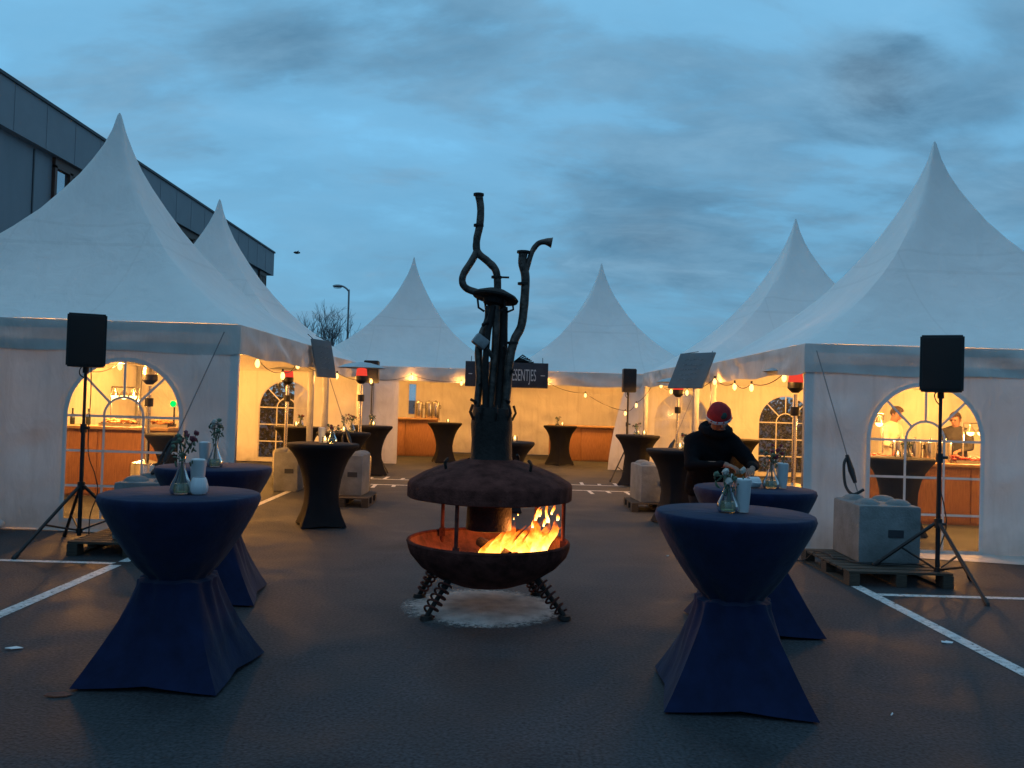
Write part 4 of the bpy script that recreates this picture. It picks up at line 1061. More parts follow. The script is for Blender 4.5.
heater((-2.45, 15.2, 0), 'patio heater with its hood in the open in front of the far left speaker', 2.2)
heater((-4.95, 12.2, 0), 'dark patio heater inside the nearest left tent, seen through its arched window', 2.05, False)

# ------------------------------------------------------------------ boards and sign
def board(loc, rot, label, w_, h_):
    t = thing('menu_board', label, 'sign board', loc, 0, 'grey boards slung from the tent posts'); t.rotation_euler = rot
    MB().box((0, 0, 0), (w_, 0.025, h_), bevel=0.004).build('panel', M_board, t)
    m = MB(); r = random.Random(int(w_ * 100))
    for k in range(5):
        z = h_ * (0.30 - 0.14 * k); x = -w_ * 0.28; pts = []
        while x < w_ * 0.28:
            pts.append((x, -0.0155, z + r.uniform(-.02, .02))); x += 0.03
        m.tube(pts, 0.0035, 4)
    m.build('chalk_writing', M_chalkf, t)
    m = MB(); m.tube([(-w_ * .4, 0, h_ / 2), (-w_ * .2, 0.15, h_ / 2 + .12)], 0.006, 6); m.tube([(w_ * .4, 0, h_ / 2), (w_ * .2, 0.15, h_ / 2 + .12)], 0.006, 6)
    m.build('hanging_cord', M_cable, t)
    return t
board((3.26, 14.6, 2.28), (R(-26), 0, R(-56)), 'grey chalk board slung at a slant on the right tent post', 0.80, 0.68)
board((-2.88, 14.0, 2.26), (R(-12), 0, R(72)), 'grey board seen nearly edge-on at the left tent post', 0.62, 0.62)
sg = thing('wooden_sign', 'dark sign board with pale capital letters behind the chimney pipes', 'sign', (0.16, 21.55, 2.33)); sg.rotation_euler = (0, R(0), 0)
MB().box((0, 0, 0), (2.08, 0.04, 0.63), bevel=0.006).build('panel', M_sign, sg)
def text(s, x, z, size, sx, par, mt):
    cu = bpy.data.curves.new('lettering', 'FONT'); cu.body = s; cu.size = size; cu.extrude = 0.003; cu.align_x = 'LEFT'; cu.offset = 0.0
    o = bpy.data.objects.new('tmp', cu); COL.objects.link(o)
    bpy.context.view_layer.update()
    me = bpy.data.meshes.new_from_object(o.evaluated_get(bpy.context.evaluated_depsgraph_get()))
    bpy.data.objects.remove(o); me.name = 'lettering'; me.materials.clear(); me.materials.append(mt)
    q = bpy.data.objects.new('lettering', me); COL.objects.link(q); q.parent = par
    q.rotation_euler = (R(90), 0, 0); q.location = (x, -0.024, z); q.scale = (sx, 1, 1)
    return q
text('C  I', -0.78, -0.15, 0.44, 0.30, sg, M_chalk)
text('ESENTJES', 0.13, -0.14, 0.42, 0.36, sg, M_chalk)
MB().box((-0.91, -0.022, 0.0), (0.09, 0.006, 0.02)).box((0.91, -0.022, 0.0), (0.11, 0.006, 0.02)).build('dash', M_chalk, sg, smooth=False)
m = MB(); m.tube([(-0.9, 0.0, 0.31), (-0.9, 0.15, 0.45)], 0.008, 6); m.tube([(0.9, 0, 0.31), (0.9, 0.15, 0.45)], 0.008, 6); m.build('hanging_cord', M_cable, sg)

# ------------------------------------------------------------------ festoon lights
def PX(px, Y, py=400): return (px - (402 - py) * 0.03 - 500) / 858.0 * Y
def PZ(px, py, Y): return 1.65 + (402 + 0.03 * (px - 512) - py) / 858.0 * Y
def festoon(pts, label, power, sag=0.08, rb=0.032, lit=None):
    t = thing('string_lights', label, 'string lights', pts[0], 0, 'strings of warm bulbs')
    o = Vector(pts[0]); m = MB()
    for a, b in zip(pts, pts[1:]):
        a = Vector(a) - o; b = Vector(b) - o
        path = []
        for k in range(11):
            u_ = k / 10; p = a.lerp(b, u_) + Vector((0, 0, 0.055)); p.z -= sag * 4 * u_ * (1 - u_); path.append(p)
        m.tube(path, 0.006, 5)
    m.build('cable', M_cable, t)
    for i, p in enumerate(pts):
        q = Vector(p) - o
        b = MB().lathe([(0.012, 0.05), (0.016, 0.035), (rb * .9, 0.012), (rb, -0.01), (rb * .85, -0.04), (rb * .4, -0.062), (0.001, -0.066)], c=q, seg=16).build('bulb', M_bulb, t)
        MB().cyl(q + Vector((0, 0, 0.045)), q + Vector((0, 0, 0.09)), 0.016, seg=10).build('lamp_holder', M_blackp, b)
        if power and (lit is None or i in lit): lamp('bulb_light', q + Vector((0, 0, -0.02)), power, r=0.05, parent=t)
    return t
def W(px, py, Y): return (PX(px, Y, py), Y, PZ(px, py, Y))
B1 = 18
festoon([W(259, 363, 11.2), W(284, 375.5, 12.4), W(299, 365, 13.3), W(338, 376, 16.4), W(372, 381, 19.0), W(412, 377, 21.7), W(462, 383, 21.7)], 'string of bulbs along the open side of the left tents', B1)
festoon([W(547, 384, 21.65), W(586, 395, 22.6), W(626, 413, 21.3), W(637, 405, 20.8), W(655, 384, 19.8), W(662, 385, 18.9), W(672, 391, 18.0), W(688, 392, 16.6), W(716, 381, 14.7), W(736, 386, 13.5), W(753, 387, 12.6), W(786, 377, 11.4)], 'string of bulbs along the open side of the right tents', B1, lit=(0, 1, 4, 7, 8, 9, 11))
festoon([W(88, 374, 11.0), W(123, 366, 12.0), (-5.6, 13.4, 2.2), (-7.2, 14.2, 2.2)], 'string of bulbs under the roof of the nearest left tent', 260, lit=(1, 2, 3))
festoon([(-4.4, 17.2, 2.22), (-5.9, 17.9, 2.22), (-7.4, 18.6, 2.22)], 'string of bulbs under the roof of the second left tent', 400)
festoon([(4.9, 12.6, 2.22), (6.3, 12.9, 2.22), (7.7, 13.2, 2.22)], 'string of bulbs under the roof of the nearest right tent', 320)
festoon([(4.7, 17.0, 2.22), (6.1, 17.7, 2.22), (7.4, 18.4, 2.22)], 'string of bulbs under the roof of the second right tent', 400)
festoon([(-3.6, 23.9, 2.50), (-2.6, 24.3, 2.45), (-1.4, 24.0, 2.50)], 'string of bulbs under the roof of the far left tent', 170)
festoon([(1.6, 23.9, 2.50), (2.7, 24.3, 2.45), (3.8, 24.0, 2.50)], 'string of bulbs under the roof of the far right tent', 170)

# ------------------------------------------------------------------ bars and buffets inside
def counter(loc, L_, label, h=1.08, depth=0.6):
    t = thing('wooden_bar', label, 'bar counter', loc, 0, 'wooden bar counters in the tents')
    MB().box((0, 0, (h - 0.05) / 2), (L_, depth, h - 0.05)).build('carcass', M_wood, t, smooth=False)
    n = max(2, int(L_ / 0.85)); w_ = L_ / n
    for k in range(n): MB().box((-L_ / 2 + w_ * (k + .5), -depth / 2 - 0.012, (h - 0.05) / 2), (w_ - 0.02, 0.02, h - 0.11), bevel=0.004).build('front_panel', M_wood, t)
    MB().box((0, -0.03, h - 0.022), (L_ + 0.08, depth + 0.14, 0.045), bevel=0.006).build('worktop', M_woodtop, t)
    return t
counter((-6.75, 13.75, 0), 3.2, 'wooden bar seen through the arched window of the nearest left tent')
counter((-3.6, 25.2, 0), 3.6, 'wooden bar inside the far left tent behind a black table', 1.1)
counter((3.3, 25.2, 0), 3.6, 'wooden bar inside the far right tent behind a black table', 1.02)
counter((7.15, 13.2, 0), 3.6, 'wooden buffet seen through the arched window of the nearest right tent', 0.92)
def heatlamp(loc, label, n=3, w_=0.5, h=0.55, pw=10):
    t = thing('heat_lamp_rack', label, 'heat lamp', loc, 0, 'food heat lamp racks')
    m = MB()
    for sx in (-1, 1): m.cyl((sx * w_ / 2, 0.1, 0), (sx * w_ / 2, 0.1, h), 0.012, seg=8).box((sx * w_ / 2, 0, 0.008), (0.05, 0.3, 0.016))
    m.cyl((-w_ / 2, 0.1, h), (w_ / 2, 0.1, h), 0.012, seg=8)
    m.build('stand', M_steel, t)
    for k in range(n):
        x = -w_ / 2 + w_ * (k + .5) / n
        s_ = MB().lathe([(0.02, h - .02), (0.03, h - .06), (0.07, h - .13), (0.075, h - .14)], c=(x, 0.05, 0), seg=16).build('lamp_shade', M_steel, t)
        MB().ball((x, 0.05, h - 0.15), 0.055, (1, 1, .9), 2).build('bulb', M_heatlamp, s_)
        lamp('heat_light', (x, 0.05, h - .23), pw, (1, .5, .16), .05, t)
    return t
heatlamp((-6.0, 13.75, 1.08), 'rack of three glowing heat lamps on the left bar, seen through the window', 3, .44, .62, 25)
heatlamp((5.82, 13.2, 0.92), 'glowing heat lamps at the left end of the right buffet', 2, .34, .72, 25)
heatlamp((7.42, 13.2, 0.92), 'glowing heat lamps at the right end of the right buffet', 2, .34, .62, 25)
def tray(loc, w_, label, mt, seed):
    t = thing('food_tray', label, 'food tray', loc, 0, 'trays of food under heat lamps')
    MB().box((0, 0, 0.012), (w_, 0.36, 0.02)).box((0, -.175, 0.03), (w_, 0.012, 0.04)).box((0, .175, 0.03), (w_, 0.012, 0.04)).build('tray', M_steel, t, smooth=False)
    m = MB(); r = random.Random(seed)
    for k in range(40): m.ball((r.uniform(-w_ / 2 + .05, w_ / 2 - .05), r.uniform(-.13, .13), 0.05 + r.random() * .05), r.uniform(.03, .05), (1, .7, .6), 1, (0, 0, r.random() * 3))
    tag(m.build('food', mt, t), kind='stuff')
    return t
tray((-6.0, 13.68, 1.08), .5, 'tray of pastries glowing under the heat lamps on the left bar', M_bread, 1)
tray((-5.35, 13.68, 1.08), .35, 'small tray of food right of the heat lamps on the left bar', M_bread, 5)
tray((5.82, 13.1, .92), .4, 'tray of red food under the left heat lamps of the right buffet', M_salad, 2)
tray((7.3, 13.1, .92), .7, 'long tray of red and orange food at the right end of the right buffet', M_salad, 3)
def urn(loc, label, r=.11, h=.38, grp='steel pots on the buffet', mt=None):
    t = thing('steel_pot', label, 'pot', loc, 0, grp)
    MB().lathe([(r * .95, 0.0), (r, .02), (r, h * .86), (r * .97, h * .9)], seg=24, cap0=True, cap1=True).build('pot_body', mt or M_steel, t)
    MB().lathe([(r * 1.02, h * .9), (r * .9, h * .95), (r * .3, h), (.02, h), (.02, h + .03), (.001, h + .035)], seg=24, cap0=True).build('lid', mt or M_steel, t)
    MB().tube(smooth_path([(-r, 0, h * .6), (-r - .03, 0, h * .6), (-r - .03, 0, h * .75), (-r, 0, h * .75)], 4), .007, 6).build('handle', M_blackp, t)
    MB().tube(smooth_path([(r, 0, h * .6), (r + .03, 0, h * .6), (r + .03, 0, h * .75), (r, 0, h * .75)], 4), .007, 6).build('handle', M_blackp, t)
    return t
for i, (x, lab) in enumerate(((6.17, 'leftmost of the steel pots on the right buffet'), (6.42, 'second from left of the steel pots on the right buffet'), (6.66, 'third from left of the steel pots on the right buffet'), (6.88, 'rightmost of the steel pots on the right buffet'))):
    urn((x, 13.15, .92), lab, .10, .34)
for i, (x, lab) in enumerate(((-2.35, 'tall steel urn at the left of the far left bar'), (-2.05, 'tall steel urn in the middle of the far left bar'), (-1.86, 'tall steel urn at the right of the far left bar'))):
    urn((x, 25.1, 1.1), lab, .12, .5, 'steel urns on the far bar')
def bottle(loc, label, h=.3):
    t = thing('bottle', label, 'bottle', loc, 0, 'bottles on the bars')
    MB().lathe([(.035, 0), (.037, .02), (.037, h * .6), (.014, h * .75), (.013, h)], seg=16, cap0=True, cap1=True).build('bottle_body', M_glassd, t)
    MB().cyl((0, 0, h), (0, 0, h + .02), .015, seg=10).build('cap', M_blackp, t)
    return t
M_glassd = mat('dark_bottle_glass', (0.02, 0.03, 0.02), 0.15)
for x, lab in ((-7.0, 'leftmost dark bottle on the left bar'), (-6.8, 'second dark bottle from the left on the left bar'), (-6.55, 'dark bottle on the left bar nearest the heat lamps')):
    bottle((x, 13.8, 1.08), lab, .24)
bx = thing('steel_cabinet', 'dark square box at the left end of the left bar', 'box', (-7.0, 13.45 + .3, 1.08)); bx.location = (-7.35, 13.8, 1.08)
MB().box((0, 0, .16), (.45, .35, .32), bevel=.01).build('cabinet_body', M_blackm, bx); MB().tube([(-.1, -.19, .22), (.1, -.19, .22)], .008, 6).build('handle', M_steel, bx)
ex = thing('exit_lamp', 'small round green light inside the nearest left tent', 'lamp', (PX(176, 15.2), 15.2, PZ(173, 404, 15.2)))
MB().box((0, .04, 0), (.12, .06, .12), bevel=.01).build('housing', M_white, ex); MB().ball((0, -.01, 0), .055, (1, .5, 1)).build('lens', M_green, ex)
MB().cyl((0, .06, -1.2), (0, .06, -.05), .015).lathe([(.15, -PZ(173, 404, 15.2)), (.15, -PZ(173, 404, 15.2) + .02), (.015, -PZ(173, 404, 15.2) + .03), (.015, -1.15)], c=(0, .06, 0), seg=16, cap0=True).build('stand', M_blackm, ex)
lamp('green_light', (0, -.12, 0), .6, (.02, 1, .25), .05, ex)

# ------------------------------------------------------------------ people
def skin_mesh(nodes, edges, name, mt, parent, extra=None, sub=2):
    names = list(nodes); idx = {n: i for i, n in enumerate(names)}
    me = bpy.data.meshes.new(name)
    me.from_pydata([nodes[n][0] for n in names], [(idx[a], idx[b]) for a, b in edges], [])
    o = bpy.data.objects.new(name, me); COL.objects.link(o)
    md = o.modifiers.new('skin', 'SKIN'); md.use_smooth_shade = True; md.branch_smoothing = 0.6
    for i, n in enumerate(names):
        r = nodes[n][1]; r = r if isinstance(r, tuple) else (r, r)
        me.skin_vertices[0].data[i].radius = r
        me.skin_vertices[0].data[i].use_root = (i == 0)
    sd = o.modifiers.new('sub', 'SUBSURF'); sd.levels = sub; sd.render_levels = sub
    bpy.context.view_layer.update()
    res = bpy.data.meshes.new_from_object(o.evaluated_get(bpy.context.evaluated_depsgraph_get()))
    bpy.data.objects.remove(o)
    bm = bmesh.new(); bm.from_mesh(res)
    if extra:
        k = MB(); k.bm.free(); k.bm = bm; extra(k)
    bm.to_mesh(res); bm.free()
    res.name = name; res.materials.clear(); res.materials.append(mt)
    res.polygons.foreach_set('use_smooth', [True] * len(res.polygons))
    q = bpy.data.objects.new(name, res); COL.objects.link(q); q.parent = parent
    return q
def cloth_mesh(nodes, edges, name, mt, parent, vox=.02):
    m = MB()
    for a, b in edges:
        pa, ra = nodes[a]; pb, rb_ = nodes[b]
        ra = ra if isinstance(ra, tuple) else (ra, ra); rb_ = rb_ if isinstance(rb_, tuple) else (rb_, rb_)
        n = max(3, int((Vector(pb) - Vector(pa)).length / .025))
        for i in range(n + 1):
            t = i / n; p = Vector(pa).lerp(Vector(pb), t); rx = ra[0] + (rb_[0] - ra[0]) * t; ry = ra[1] + (rb_[1] - ra[1]) * t
            m.ball(p, 1, (rx, ry, (rx + ry) / 2 * .8), 2)
    o = m.build(name, mt, None)
    md = o.modifiers.new('r', 'REMESH'); md.mode = 'VOXEL'; md.voxel_size = vox
    ms = o.modifiers.new('s', 'SMOOTH'); ms.factor = .5; ms.iterations = 6
    bpy.context.view_layer.update()
    me = bpy.data.meshes.new_from_object(o.evaluated_get(bpy.context.evaluated_depsgraph_get())); bpy.data.objects.remove(o)
    me.name = name
    for v_ in me.vertices:          # creases across the cloth
        c_ = v_.co; q = noise.noise(Vector((c_.x * 7, c_.y * 7, c_.z * 16 + c_.x * 9))); v_.co += v_.normal * (.010 * q - .006 * abs(noise.noise(c_ * 14)))
    me.polygons.foreach_set('use_smooth', [True] * len(me.polygons))
    if not me.materials: me.materials.append(mt)
    q = bpy.data.objects.new(name, me); COL.objects.link(q); q.parent = parent
    return q
def person(loc, rz, label, pose, top_mat, leg_mat, hair=True, hat=False, logo=False, bulk=1.0):
    """pose: local frame, person faces -Y; dict of joints"""
    t = thing('person', label, 'person', loc, rz)
    J = {k: Vector(v) for k, v in pose.items()}
    hd = J['head']; f = J['face'].normalized(); up = (hd - J['neck']).normalized(); up = (up - f * up.dot(f)).normalized(); rt = f.cross(up)
    b = {}; E = []
    b['pelvis'] = (J['pelvis'], (.12, .08)); b['waist'] = (J['pelvis'].lerp(J['chest'], .5), (.10, .075)); b['chest'] = (J['chest'], (.11, .075)); b['neck'] = (J['neck'], .058)
    b['jaw'] = (hd - up * .06 + f * .015, (.066, .07)); b['mid'] = (hd + up * .01, (.078, .095)); b['crown'] = (hd + up * .085, (.06, .075))
    E += [('pelvis', 'waist'), ('waist', 'chest'), ('chest', 'neck'), ('neck', 'jaw'), ('jaw', 'mid'), ('mid', 'crown')]
    for s in ('l', 'r'):
        b['sh' + s] = (J['sh' + s], .045); b['el' + s] = (J['el' + s], .043); b['wr' + s] = (J['wr' + s], .027)
        hdir = (J['ha' + s] - J['wr' + s]).normalized(); palm = J['wr' + s] + hdir * .055
        b['pa' + s] = (palm, (.036, .018))
        E += [('chest', 'sh' + s), ('sh' + s, 'el' + s), ('el' + s, 'wr' + s), ('wr' + s, 'pa' + s)]
        sd = hdir.cross(Vector((0, 0, 1))); sd = sd.normalized() if sd.length > .1 else Vector((1, 0, 0)); dn = hdir.cross(sd).normalized()
        if dn.z > 0: dn = -dn
        for i, (off, ln) in enumerate(((-.027, .065), (-.009, .075), (.009, .07), (.027, .055))):
            k0 = palm + hdir * .035 + sd * off; k1 = k0 + hdir * ln * .5 + dn * .012; k2 = k1 + hdir * ln * .3 + dn * .028
            for j, (kk, rr) in enumerate(((k0, .010), (k1, .009), (k2, .007))): b[f'f{s}{i}{j}'] = (kk, rr)
            E += [('pa' + s, f'f{s}{i}0'), (f'f{s}{i}0', f'f{s}{i}1'), (f'f{s}{i}1', f'f{s}{i}2')]
        sg_ = 1 if s == 'l' else -1
        t0 = palm - hdir * .02 + sd * .035 * sg_; t1 = t0 + hdir * .03 + sd * .018 * sg_ + dn * .015
        b[f't{s}0'] = (t0, .012); b[f't{s}1'] = (t1, .009); E += [('pa' + s, f't{s}0'), (f't{s}0', f't{s}1')]
        b['hi' + s] = (J['hi' + s], .085); b['kn' + s] = (J['kn' + s], .058); b['an' + s] = (J['an' + s], .036); b['to' + s] = (J['an' + s] + Vector((0, -.13, -.045)), .032)
        E += [('pelvis', 'hi' + s), ('hi' + s, 'kn' + s), ('kn' + s, 'an' + s), ('an' + s, 'to' + s)]
    def face(k):
        k.ball(hd + f * .098 - up * .012, .016, (1, 1, 1.6), 2); k.ball(hd + f * .085 - up * .055, .02, (1.4, .8, .5), 2)
        for s_ in (-1, 1): k.ball(hd + rt * .083 * s_ - up * .005, .028, (.4, .7, 1.1), 2)
    body = skin_mesh(b, E, 'body', M_skin, t, face)
    for s_ in (-1, 1):
        MB().ball(hd + f * .082 + rt * .032 * s_ + up * .015, .012, sub=2).build('eye', M_blackp, body)
    c = {}; E2 = []
    c['pelvis'] = (J['pelvis'], (.175, .135)); c['waist'] = (b['waist'][0], (.175, .135)); c['chest'] = (J['chest'] + Vector((0, 0, .02)), (.19, .145)); c['col'] = (J['neck'] - Vector((0, 0, .015)), .085)
    E2 += [('pelvis', 'waist'), ('waist', 'chest'), ('chest', 'col'), ('col', 'shl'), ('col', 'shr')]
    for s in ('l', 'r'):
        c['sh' + s] = (J['sh' + s], .084); c['el' + s] = (J['el' + s], .062); c['wr' + s] = (J['wr' + s] - (J['wr' + s] - J['el' + s]).normalized() * .02, .042)
        E2 += [('chest', 'sh' + s), ('sh' + s, 'el' + s), ('el' + s, 'wr' + s)]
    for k_ in c:
        q_ = c[k_][1]; bk = bulk if k_ != 'col' else 1
        c[k_] = (c[k_][0], tuple(v * bk for v in q_) if isinstance(q_, tuple) else q_ * bk)
    jk = cloth_mesh(c, E2, 'jacket', top_mat, t)
    if bulk > 1:
        hc = J['neck'] + Vector((0, .02, -.01)); MB().tube([hc + Vector((math.cos(a) * .105, math.sin(a) * .10 + (.03 if math.sin(a) > 0 else 0), .035 * math.sin(a) - .005)) for a in [2 * PI * k / 20 for k in range(20)]], [.042 + .016 * max(0, math.sin(2 * PI * k / 20)) for k in range(20)], 10, closed=True).jitter(.008, 18).build('hood', top_mat, t)
    l_ = {'pelvis': (J['pelvis'] + Vector((0, 0, .0)), (.16, .125))}; E3 = []
    for s in ('l', 'r'):
        l_['hi' + s] = (J['hi' + s], .10); l_['kn' + s] = (J['kn' + s], .073); l_['an' + s] = (J['an' + s] + Vector((0, 0, .02)), .056)
        E3 += [('pelvis', 'hi' + s), ('hi' + s, 'kn' + s), ('kn' + s, 'an' + s)]
        MB().ball(J['an' + s] + Vector((0, -.07, -.045)), .06, (.85, 2.2, .75), 3).build('shoe', M_shoe, t)
    cloth_mesh(l_, E3, 'trousers', leg_mat, t)
    if hair:
        m = MB(); m.ball((0, 0, 0), 1, sub=4)
        bmesh.ops.delete(m.bm, geom=[v_ for v_ in m.bm.verts if (v_.co.y < -.25 and v_.co.z < .42) or v_.co.z < -.55], context='VERTS')
        Mx = Matrix((rt, -f, up)).transposed()
        for v_ in m.bm.verts: v_.co = hd + up * .028 + Mx @ Vector((v_.co.x * .092, v_.co.y * .108, v_.co.z * .115))
        m.jitter(.006, 25).build('hair', M_hair, t)
    if hat:
        Mx = Matrix((rt, -f, up)).transposed()
        hm = MB()
        hm.lathe([(.100, .02), (.101, .05), (.092, .09), (.070, .125), (.040, .148), (.012, .155)], c=hd + up * .004, seg=28, cap1=True, M=Mx); hm.jitter(.006, 14).build('hat', M_redhat, t)
        hb = MB().lathe([(.099, -.004), (.107, -.001), (.108, .018), (.102, .025)], c=hd + up * .008, seg=28, M=Mx).jitter(.005, 20).build('hat_band', M_fur, t)
        MB().ball(hd + up * .085 + f * .078, .034, (1.1, .6, 1.1), 2).build('hat_badge', M_leafd, t)
        m = MB()
        for k in range(5): m.ball(hd + up * .028 + Mx @ Vector((math.sin((k - 2) * .5) * .110, -math.cos((k - 2) * .5) * .110, 0)), .008, sub=1)
        m.build('band_pattern', M_redhat, t)
    if logo:
        q = J['chest'] + Vector((0, -.12, .02))
        MB().ball(q, .045, (1, .35, 1), 2).build('coat_badge', M_wframe, t)
    return t
M_leafd = mat('dark_green_knit', (0.03, 0.07, 0.06), 0.9)
# the person in the red hat, bent forward over the table
pr_ = person((1.91, 7.66, 0), R(-4), 'person in black jacket and red winter hat bending over a blue table', {
    'pelvis': (-.03, .12, .93), 'chest': (-.01, -.06, 1.29), 'neck': (.01, -.15, 1.47), 'head': (.01, -.26, 1.56), 'face': (.22, -.80, -.50),
    'shl': (.16, -.10, 1.35), 'ell': (.31, -.24, 1.17), 'wrl': (.25, -.52, 1.16), 'hal': (.19, -.66, 1.12),
    'shr': (-.18, -.09, 1.35), 'elr': (-.22, -.26, 1.15), 'wrr': (.03, -.46, 1.18), 'har': (.14, -.54, 1.15),
    'hil': (.10, .12, .90), 'knl': (.15, .04, .49), 'anl': (.20, .12, .09), 'hir': (-.09, .12, .90), 'knr': (-.05, .05, .49), 'anr': (-.02, .14, .09)}, M_jacket, M_jeans, hair=True, hat=True, bulk=1.10)
person((6.50, 14.15, 0), R(35), 'person with short brown hair in a cream work coat behind the buffet', {
    'pelvis': (0, .06, .95), 'chest': (0, 0, 1.30), 'neck': (0, -.03, 1.50), 'head': (0, -.09, 1.64), 'face': (0, -.9, -.4),
    'shl': (.19, 0, 1.42), 'ell': (.25, -.06, 1.15), 'wrl': (.14, -.32, 1.08), 'hal': (.10, -.45, 1.05),
    'shr': (-.19, 0, 1.42), 'elr': (-.25, -.06, 1.15), 'wrr': (-.14, -.32, 1.08), 'har': (-.10, -.45, 1.05),
    'hil': (.10, .05, .90), 'knl': (.11, 0, .5), 'anl': (.11, .06, .09), 'hir': (-.10, .05, .90), 'knr': (-.11, 0, .5), 'anr': (-.11, .06, .09)}, M_coat, M_jeans, logo=True)
person((7.68, 14.3, 0), R(-50), 'person in dark grey clothes at the right end of the buffet', {
    'pelvis': (0, .04, .93), 'chest': (0, 0, 1.26), 'neck': (0, -.01, 1.45), 'head': (0, -.05, 1.58), 'face': (0, -1, -.3),
    'shl': (.18, 0, 1.38), 'ell': (.24, -.02, 1.12), 'wrl': (.16, -.27, 1.07), 'hal': (.14, -.4, 1.05),
    'shr': (-.18, 0, 1.38), 'elr': (-.24, -.02, 1.12), 'wrr': (-.16, -.27, 1.07), 'har': (-.14, -.4, 1.05),
    'hil': (.10, .05, .90), 'knl': (.11, 0, .5), 'anl': (.11, .06, .09), 'hir': (-.10, .05, .90), 'knr': (-.11, 0, .5), 'anr': (-.11, .06, .09)}, M_dgrey, M_jeans)

# ------------------------------------------------------------------ street lamp, tree, bird
Yl = 46.0; xl = PX(349, Yl, 310); zl = PZ(349, 287, Yl)
sl = thing('street_lamp', 'slim street lamp with curved top beyond the left tents', 'street lamp', (xl, Yl, 0))
MB().tube(smooth_path([(0, 0, 0), (0, 0, 3), (0, 0, zl - .6), (-.05, 0, zl - .2), (-.3, 0, zl), (-.42, 0, zl)]), [.065] * 7 + [.05] * 24, 10).build('pole', M_galv, sl)
MB().ball((-.6, 0, zl + .02), .26, (1.1, .5, .34), 3).build('lamp_head', M_galv, sl)
MB().ball((-.62, 0, zl - .06), .2, (1.1, .5, .3), 2).build('lens', M_glass, sl)
def bare_tree(loc, H, label, seed, spread=.5):
    r = random.Random(seed); t = thing('bare_tree', label, 'tree', loc); tk = MB(); cr = MB()
    def br(mb, p, d, l, rad, dep):
        q = p + d * l * .5 + Vector((r.uniform(-.05, .05) * l, r.uniform(-.05, .05) * l, 0)); e = p + d * l
        mb.tube([p, q, e], [rad, rad * .85, rad * .68], 5 if dep else 8)
        if dep >= 6: return
        n = 3 if dep < 4 else 2
        for k in range(n + (dep > 1 and r.random() < .5)):
            a = r.random() * 2 * PI; s_ = spread * r.uniform(.6, 1.2)
            x = d.orthogonal().normalized(); y = d.cross(x)
            nd = (d + (x * math.cos(a) + y * math.sin(a)) * s_ + Vector((0, 0, .15))).normalized()
            br(cr, e if k else q.lerp(e, .6), nd, l * r.uniform(.62, .85), max(.006, rad * .56), dep + 1)
    br(tk, Vector((0, 0, 0)), Vector((0, 0, 1)), H * .28, H * .022, 0)
    tk.build('trunk', M_wbark, t); cr.build('crown', M_wbark, t)
    return t
bare_tree((PX(321, 40), 40, 0), 6.0, 'bare winter tree showing above the roofs left of the street lamp', 5, .55)
bird = thing('bird', 'small dark bird flying high above the left tents', 'bird', (PX(297, 38, 253), 38, PZ(297, 253, 38)), R(40))
MB().ball((0, 0, 0), .07, (2.0, .8, .8), 2).ball((.14, 0, .02), .04).build('body', M_blackp, bird)
for s_ in (-1, 1):
    m = MB(); m.tube([(0.02, 0, .02), (.03, .12 * s_, .06), (-.03, .24 * s_, .03)], [.03, .026, .006], 6)
    m.build('wing', M_blackp, bird)
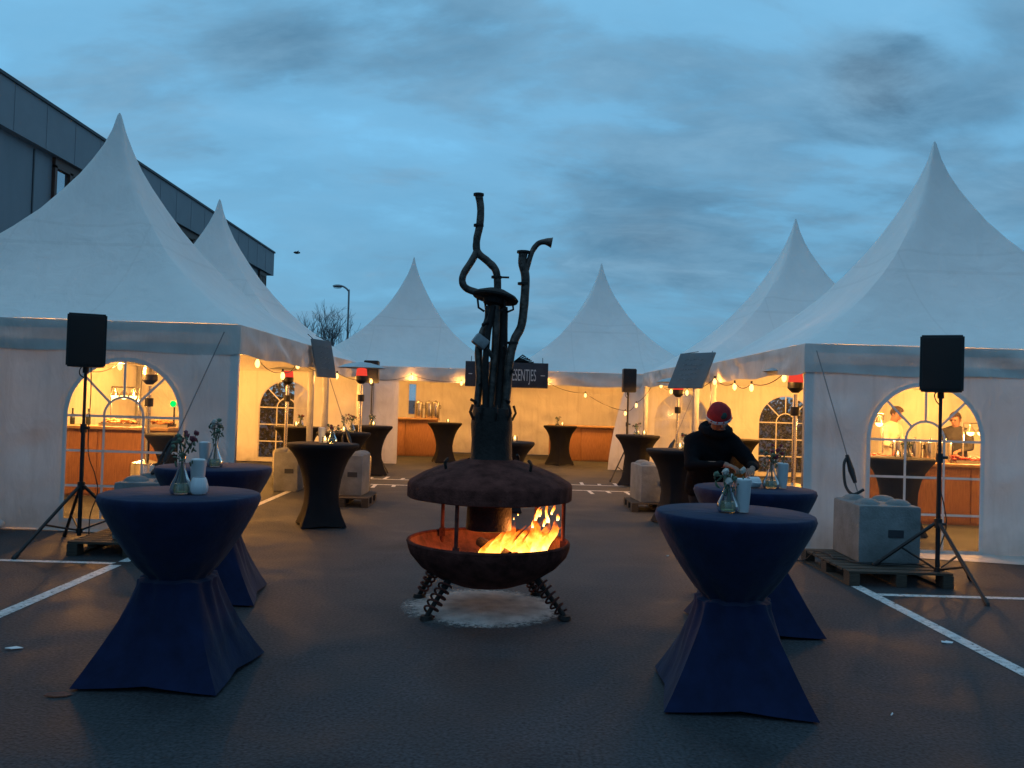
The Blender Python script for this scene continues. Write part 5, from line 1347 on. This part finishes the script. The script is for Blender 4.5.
def hedge(loc, L_, H, label, seed):  # added leafy backdrop that darkens the view out of the back windows
    r_ = random.Random(seed); t = thing('hedge', label, 'hedge', loc, 0, 'dark hedges added behind the tents')
    m = MB()
    for k in range(int(L_ * 900)):
        p = Vector((r_.uniform(-L_ / 2, L_ / 2), r_.uniform(-.35, .35), H * r_.random() ** .8)); p.z *= 1 + .06 * noise.noise(Vector((p.x, 0, 0)))
        a = Vector((r_.uniform(-1, 1), r_.uniform(-1, 1), r_.uniform(-1, 1))).normalized() * .07; b_ = a.orthogonal().normalized() * .04
        m.bm.faces.new([m.bm.verts.new(p + v) for v in (a, b_, -a, -b_)])
    me = bpy.data.meshes.new('foliage'); m.bm.to_mesh(me); m.bm.free(); me.materials.append(M_hedge)
    o = bpy.data.objects.new('foliage', me); COL.objects.link(o); o.parent = t
    for k in range(int(L_ / .6)):
        MB().tube([(-L_ / 2 + .3 + .6 * k, 0, 0), (-L_ / 2 + .33 + .6 * k, .02, H * .5), (-L_ / 2 + .28 + .6 * k, 0, H * .9)], [.03, .022, .01], 6).build('stem', M_wbark, t)
M_hedge = mat('dark_hedge_leaf', (0.02, 0.032, 0.02), 0.8, var=0.4, vscale=3)
hedge((-7.0, 23.4, 0), 6.0, 2.0, 'dark hedge added behind the back window of the left tents', 2)
hedge((8.6, 23.4, 0), 6.0, 2.0, 'dark hedge added behind the back windows of the right tents', 3)
# litter on the asphalt
def scrap(x, y, s_, label, mt, rz=0.3):
    s_ *= .8
    m = MB(); r = random.Random(int(abs(x * 100)))
    poly = [(s_ * math.cos(a) * r.uniform(.7, 1.1), s_ * .45 * math.sin(a) * r.uniform(.7, 1.1)) for a in [2 * PI * k / 6 + .3 for k in range(6)]]
    m.prism(poly, .0, .003)
    for v_ in m.bm.verts: v_.co.z += r.random() * .012
    o = m.build('litter', mt, None, (x, y, .001), smooth=False); o.rotation_euler = (0, 0, rz)
    tag(o, label, 'litter', 'scraps of litter on the asphalt')
def G(px, py):
    Y = 858 * 1.65 / (py - (402 + .03 * (px - 512))); return PX(px, Y, py), Y
scrap(*G(948, 643), .07, 'pale scrap of paper lying left of the right parking line', M_paper, .1)
scrap(*G(22, 646), .07, 'pale scrap on the asphalt near the left picture edge', M_paper, .3)
scrap(*G(66, 692), .09, 'reddish brown leaf by the foot of the front left table', M_leafr, .1)
scrap(*G(668, 556), .03, 'tiny pale scrap left of the second right blue table', M_paper, .4)
scrap(*G(892, 715), .02, 'tiny pale speck on the asphalt at the lower right', M_paper, .9)
